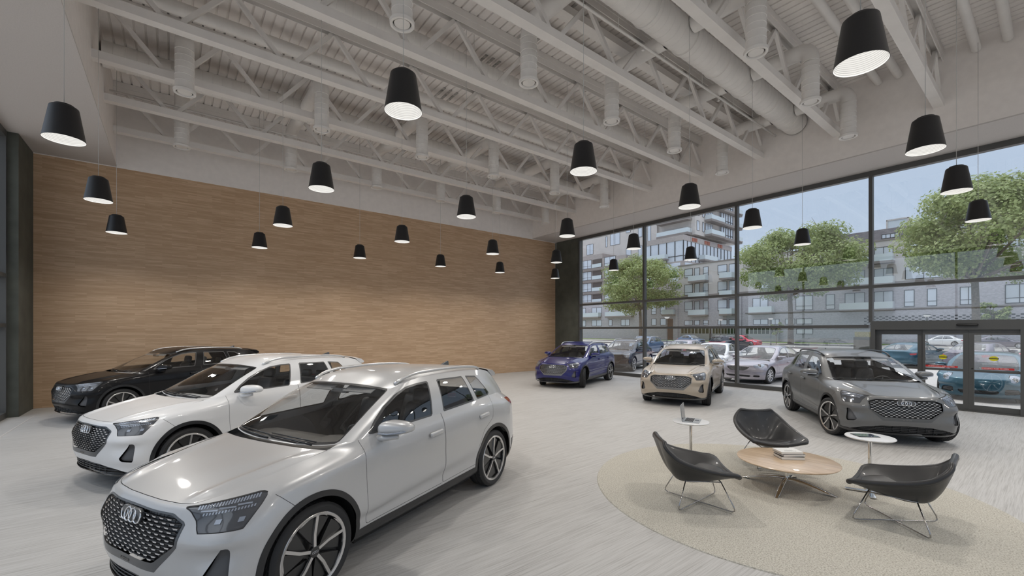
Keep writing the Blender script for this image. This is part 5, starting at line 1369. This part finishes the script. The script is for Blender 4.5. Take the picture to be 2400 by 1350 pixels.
# planted garage screens at street level
M_HEDGE = noisy(mat('hedge_green', (.035, .05, .018), rough=.9), 4, .5); M_CONC = mat('pale_concrete', (.30, .30, .30), rough=.8); M_BARW = mat('pale_bars', (.50, .50, .48), rough=.6)
for i, (y0, y1) in enumerate(((42.4, 48.4), (37.2, 41.8), (30.2, 35.6))):
    o = empty('planter_screen', (XB - .5, (y0 + y1) / 2, 0)); tag(o, ['fenced hedge above a pale concrete plinth, left of the three along the brick base', 'fenced hedge above a pale concrete plinth, middle of the three', 'fenced hedge above a pale concrete plinth, right of the three'][i], 'planter')
    h = (y1 - y0) / 2
    part(o, 'plinth', M_CONC, (-.3, .45, -h, h, .12, 1.5)); part(o, 'hedge', M_HEDGE, (-.05, .4, -h, h, 1.5, 2.65)); b = MB()
    for y in np.linspace(-h, h, 9): b.bb(-.3, -.22, y - .04, y + .04, 1.5, 2.8)
    b.bb(-.3, -.22, -h, h, 2.7, 2.8); b.build('fence_bars', M_BARW, o)

# ---- tower behind
tw = empty('tower', (0, 0, 0)); tag(tw, 'tall apartment tower with pale stone slab, corner glazing and stacked balconies', 'building')
part(tw, 'stone_slab', M_TWR, (95, 112, 62.3, 96, -.1, 48), (95.6, 116, 52.6, 62.3, 24.5, 48))
part(tw, 'corner_block', M_TBR, (90, 113, 52.3, 63.0, -.1, 17.8), (90, 113, 52.3, 63.0, 22.4, 23.6))
part(tw, 'corner_glazing', M_WIN, (90.15, 112.8, 52.45, 62.9, 17.8, 22.4))
b = MB()
for y in np.linspace(52.35, 62.9, 6): b.bb(90.05, 90.16, y - .09, y + .09, 17.8, 22.4)
for x in np.linspace(90.1, 112.7, 14): b.bb(x - .09, x + .09, 52.35, 52.46, 17.8, 22.4)
b.bb(90.05, 90.16, 52.35, 62.9, 18.9, 19.05); b.bb(90.1, 112.7, 52.35, 52.46, 18.9, 19.05); b.build('glazing_bars', M_WFR, tw)
for x0, x1 in ((93.6, 94.6), (94.8, 95.8), (99.2, 100.4), (100.6, 101.6), (105.5, 106.6), (106.8, 107.8)): part(tw, 'rust_panel', M_REDP, (x0, x1, 52.2, 52.3, 22.55, 23.35))
balcony(tw, 'x', 90, 56.0, 62.5, 18.6, 1.6); balcony(tw, 'y', 52.3, 96.5, 102.5, 18.6, 1.6); balcony(tw, 'y', 52.3, 104, 112, 18.3, 1.6)
part(tw, 'lower_glazing', M_WIN, (89.9, 90, 53.0, 62.0, 13.2, 17.4), (90.5, 112, 52.2, 52.3, 13.2, 17.4))
# stacked storeys on the face that looks along the street
for k, z in enumerate((25.2, 28.7, 32.2, 35.7, 39.2)):
    window_on(tw, 'y', 52.6, 96.2, 97.4, z + .3, z + 2.6, 1); window_on(tw, 'y', 52.6, 98.8, 99.6, z + .3, z + 2.6, 1)
    window_on(tw, 'y', 52.6, 100.2, 103.6, z, z + 2.6, 3); balcony(tw, 'y', 52.6, 99.8, 106.4, z - .2, 1.8, slab=.5)
    part(tw, 'end_glazing', M_WIN, (107.0, 113.2, 52.2, 52.6, z - .1, z + 2.7)); b = MB()
    for x in np.linspace(107.0, 113.2, 6): b.bb(x - .07, x + .07, 52.1, 52.2, z - .1, z + 2.7)
    b.bb(106.9, 113.3, 52.1, 52.2, z + .8, z + .92); b.build('glazing_bars', M_WFR, tw)
    part(tw, 'floor_band', M_SLAB, (106.6, 116.4, 51.2, 52.6, z - .65, z - .1)); balcony(tw, 'y', 51.3, 113.4, 116.2, z - .1, .4, slab=.2)
    balcony(tw, 'x', 95.6, 53.4, 61.6, z - .2, 2.0, slab=.6)
for y0, y1, z0, z1 in ((79.9, 81.3, 28.5, 31), (77.9, 78.5, 25.3, 28.2), (73.6, 76.9, 25.4, 28.6), (70.2, 71.6, 28, 30.6), (66.6, 67.8, 26.2, 30.4), (64.0, 65.0, 22.0, 30.4), (83, 85.5, 24, 27.0), (66.6, 67.8, 19.5, 24.0), (70.0, 71.6, 21, 24)):
    window_on(tw, 'x', 95, y0, y1, z0, z1, 2 if y1 - y0 > 2 else 1)
# glazed bays of the left wing
lw = empty('glazed_wing', (0, 0, 0)); tag(lw, 'glazed apartment wing with grey floor bands left of the tree', 'building')
part(lw, 'wing_wall', M_TBR, (88.1, 94.9, 66.5, 110, -.1, 20.9), (88.1, 94.9, 73.9, 110, 20.9, 22.2))
for z in (9.4, 12.5, 15.6, 18.7): part(lw, 'floor_band', M_SLAB, (87.6, 88.1, 66.5, 110, z - .75, z - .1))
for z in (9.4, 12.5, 15.6, 18.7):
    for y0, y1, d in ((77.6, 84.5, 5), (69.6, 73.2, 2), (86, 92, 4)): window_on(lw, 'x', 88.1, y0, y1, z, z + 2.3, d, hbar=.3)
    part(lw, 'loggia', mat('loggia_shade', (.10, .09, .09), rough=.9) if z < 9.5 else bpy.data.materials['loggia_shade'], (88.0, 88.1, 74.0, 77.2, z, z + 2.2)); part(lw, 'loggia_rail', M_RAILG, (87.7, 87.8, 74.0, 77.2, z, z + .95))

# the building opposite the other glass wall
ob = empty('plaster_building', (0, 0, 0)); tag(ob, 'beige plastered building seen through the left glass wall', 'building')
M_PLA = noisy(mat('beige_plaster', (.42, .37, .28), rough=.9), 8, .1, bump=.4, bscale=60)
part(ob, 'plaster_wall', M_PLA, (-26, -4.5, 36, 60, 0, 13))
for z in (2, 6): window_on(ob, 'y', 36, -20, -17, z, z + 2, 2)

# ---- trees
def leaf_mat(name, c1, c2):
    m = bpy.data.materials.new(name); m.use_nodes = True; nt = m.node_tree; b = nt.nodes['Principled BSDF']; L = nt.links
    t = nt.nodes.new('ShaderNodeTexCoord'); n = nt.nodes.new('ShaderNodeTexNoise'); n.inputs['Scale'].default_value = 1.6; n.inputs['Detail'].default_value = 4; L.new(t.outputs['Object'], n.inputs['Vector'])
    r = nt.nodes.new('ShaderNodeValToRGB'); e = r.color_ramp.elements; e[0].position = .35; e[0].color = (*c1, 1); e[1].position = .65; e[1].color = (*c2, 1); L.new(n.outputs[0], r.inputs[0]); L.new(r.outputs[0], b.inputs['Base Color'])
    b.inputs['Roughness'].default_value = .55; tr = nt.nodes.new('ShaderNodeBsdfTranslucent'); L.new(r.outputs[0], tr.inputs[0]); mx = nt.nodes.new('ShaderNodeMixShader'); mx.inputs[0].default_value = .4
    L.new(b.outputs[0], mx.inputs[1]); L.new(tr.outputs[0], mx.inputs[2]); L.new(mx.outputs[0], nt.nodes['Material Output'].inputs[0]); return m
M_LEAF = leaf_mat('maple_leaves', (.19, .25, .08), (.40, .47, .20)); M_BARK = noisy(mat('bark', (.17, .145, .115), rough=.9), 6, .25)
def tree(loc, H, crown_z0, rad, n_leaf, leaf, label, seed, trunk=.28, asym=(0, 0), nblob=70, name='tree'):
    rg_ = random.Random(seed); root = empty(name, loc); tag(root, label, 'tree' if H > 4 else 'shrub')
    t = MB(); cz = (H + crown_z0) / 2; ch_ = (H - crown_z0) / 2
    fork = crown_z0 + .1 * (H - crown_z0)
    t.tube([(0, 0, -.3), (.05, .02, fork * .5), (0, .1, fork)], [trunk * 1.3, trunk, trunk * .85], 10)
    blobs = []
    for i in range(nblob):
        while True:
            p = Vector((rg_.uniform(-1, 1), rg_.uniform(-1, 1), rg_.uniform(-1, 1)))
            if .25 < p.length < 1: break
        p = p.normalized() * (p.length**.45)
        w = rad * (1.0 if p.z < .2 else 1 - .25 * p.z)
        c = Vector((p.x * w * .86 + asym[0], p.y * w * .86 + asym[1], cz + p.z * ch_ * .84))
        blobs.append((c, rg_.uniform(.16, .30) * rad))
    nb = min(nblob, 26)
    for c, r in blobs[:nb]:
        m_ = Vector((c.x * .35, c.y * .35, fork + (c.z - fork) * .45 - .3))
        t.tube([(0, .1, fork - .3), m_, c * .9 + Vector((0, 0, c.z * .1))], [trunk * .5, trunk * .28, .03], 6)
        for k in range(3):
            d = Vector((rg_.uniform(-1, 1), rg_.uniform(-1, 1), rg_.uniform(-.3, 1))) * r * 1.4; a = m_.lerp(c, .5 + .15 * k); t.tube([a, a + d * .5, a + d], [trunk * .14, .04, .015], 5)
    t.build('trunk', M_BARK, root, smooth=True)
    V = []; F = []
    tot = sum(r * r for _, r in blobs)
    for c, r in blobs:
        for _ in range(int(n_leaf * r * r / tot)):
            d = Vector((rg_.gauss(0, 1), rg_.gauss(0, 1), rg_.gauss(0, 1))).normalized(); q = c + Vector((d.x, d.y, d.z * .72)) * r * (rg_.random()**.4)
            n = (d + Vector((rg_.uniform(-.7, .7), rg_.uniform(-.7, .7), rg_.uniform(0, 1.2)))).normalized(); u = n.orthogonal().normalized(); a = rg_.uniform(0, 6.28); u = (u * math.cos(a) + n.cross(u) * math.sin(a)); w = n.cross(u)
            s_ = leaf * rg_.uniform(.6, 1.25); o = len(V)
            V += [q - u * s_ * .5, q - w * s_ * .38 + u * s_ * .05 - n * s_ * .08, q + u * s_ * .55 - n * s_ * .1, q + w * s_ * .38 + u * s_ * .05 - n * s_ * .08]; F.append((o, o + 1, o + 2, o + 3))
    me = bpy.data.meshes.new('leaves'); me.from_pydata([tuple(v) for v in V], [], F); me.materials.append(M_LEAF)
    lo = bpy.data.objects.new('leaves', me); COL.objects.link(lo); lo.parent = root; lo['kind'] = 'stuff'; return root
tree((73.6, 52.0, .1), 17.8, 5.2, 8.8, 26000, .36, 'leafy green maple tree in front of the tower, furthest left of the three', 3, .30)
tree((71.5, 24.6, .1), 18.2, 6.0, 8.4, 30000, .34, 'wide leafy maple tree behind the middle window bays', 5, .34, asym=(0, -.8))
tree((62.5, 5.2, .1), 17.0, 6.2, 8.2, 34000, .30, 'large leafy maple tree above the entrance doors', 11, .30, asym=(0, -1.5))
tree((68.5, 25.4, .1), 3.6, 1.3, 1.1, 700, .22, 'small street tree behind the red car', 21, .06, nblob=14)
tree((80.7, 5.4, 0), 6.0, 2.2, 2.0, 2600, .26, 'small round tree at the brick wall above the sliding doors', 23, .08, nblob=24)
tree((81.2, .8, 0), 2.4, .4, 1.4, 1200, .22, 'low green bush right of the dark sedan beyond the doors', 24, .06, nblob=16, name='bush')
# planter box with dry grass
pl = empty('planter_box', (52, 11.6, 0)); tag(pl, 'tall black planter box with dry grass at the parking edge', 'planter')
part(pl, 'box', mat('planter_dark', (.05, .05, .04), rough=.7), (-.5, .5, -.75, .75, -.02, 1.45)); part(pl, 'dry_grass', noisy(mat('dry_grass', (.20, .18, .09), rough=.95), 12, .5), (-.42, .42, -.68, .68, 1.45, 1.95))
# street lamps
M_POLE = mat('lamp_pole', (.10, .11, .11), rough=.5, metal=.4); M_GLOW = mat('lamp_opal', (.85, .85, .82), rough=.3)
sl = empty('street_lamp', (0, 0, 0))
b = MB(); b.lathe([(.10, -.02), (.09, .3), (.055, .35), (.05, 3.45), (.09, 3.5)], 12); b.build('pole', M_POLE, sl, smooth=True)
b = MB(); b.lathe([(.001, 3.72), (.30, 3.70), (.32, 3.66), (.20, 3.60)], 20); b.build('hood', M_POLE, sl, smooth=True)
b = MB(); b.lathe([(.28, 3.66), (.26, 3.55), (.16, 3.47), (.001, 3.45)], 20); b.build('opal_globe', M_GLOW, sl, smooth=True)
for i, (x, y, lb) in enumerate(((45, 28.2, 'street lamp with white opal head, leftmost of four along the road'), (60, 29.3, 'street lamp with white opal head, second from left'), (60, 22.9, 'street lamp with white opal head, third from left'), (60, 8.4, 'street lamp with white opal head, rightmost above the entrance'))):
    o = sl if i == 0 else copy_tree(sl); o.location = (x, y, 0); tag(o, lb, 'street lamp', 'street lamps')

# ---- cars outside
P_LIL = paint('paint_lilac_silver', (.42, .39, .44), metal=.35, rough=.3); P_DLI = paint('paint_dark_lilac', (.16, .145, .18), metal=.4, rough=.3); P_RED = paint('paint_red', (.55, .02, .06), metal=.1, rough=.3)
P_TEA = paint('paint_teal', (.015, .085, .13), metal=.35, rough=.28); P_NVY = paint('paint_navy', (.006, .010, .025), metal=.1, rough=.2); P_SKY = paint('paint_steel_blue', (.05, .11, .20), metal=.3, rough=.3)
M_BRKR = mat('rim_silver', (.7, .7, .72), rough=.3, metal=.6)
sed = make_low_car('sedan'); spo = make_low_car('sports')
OUT = [('v', 19.43, 14.65, 198, P_NVY, 'dark navy electric SUV outside the glass behind the blue car'),
       ('v', 41.5, 19.3, -12, P_NVY, 'black hatchback seen from behind, left of the red car'),
       ('v', 30.5, 21.2, 190, P_SKY, 'steel blue car mostly hidden behind the navy SUV outside'),
       ('s', 19.6, 7.75, 177, P_LIL, 'pale lilac silver sedan outside between the beige and dark grey cars'),
       ('s', 21.9, 11.0, 192, P_WHT, 'white sedan outside, half hidden behind the beige car'),
       ('s', 28.2, 16.0, 4, P_LIL, 'silver lilac sedan with its rear window above the beige car'),
       ('s', 61.8, 34.6, 253, P_SKY, 'blue sedan on the road far behind the beige car'),
       ('s', 60.6, 26.4, 262, P_RED, 'bright red sedan on the road in front of the brick base'),
       ('s', 80.5, 10.0, 96, P_WHT, 'white sedan seen side-on across the road through the left door leaf'),
       ('s', 76.8, 4.4, 272, P_DLI, 'grey lilac sedan seen side-on through the right door leaf'),
       ('s', 34.2, 2.6, -14, P_DLI, 'dark lilac sedan seen from behind through the sliding doors'),
       ('s', 29.8, .1, 178, P_RED, 'red car at the right edge behind the large teal coupe'),
       ('p', 34.6, 5.4, -14, P_TEA, 'teal coupe seen from behind through the side light'),
       ('p', 20.4, 1.45, 179, P_TEA, 'teal coupe facing the entrance doors, nearest car outside')]
nv = 6; ns = [sed] + [copy_tree(sed) for _ in range(8)]; np_ = [spo, copy_tree(spo)]; iv = iter(suvs[6:]); is_ = iter(ns); ip = iter(np_)
for k, x, y, a, pm, lb in OUT:
    o = next({'v': iv, 's': is_, 'p': ip}[k]); o.location = (x, y, -.005 if x > 17 else 0); o.rotation_euler = (0, 0, R(a)); recolor(o, {'car_paint': pm, 'rim_dark': M_RIMD, 'rim_bright': M_BRKR}); tag(o, lb, 'car', 'cars parked outside')
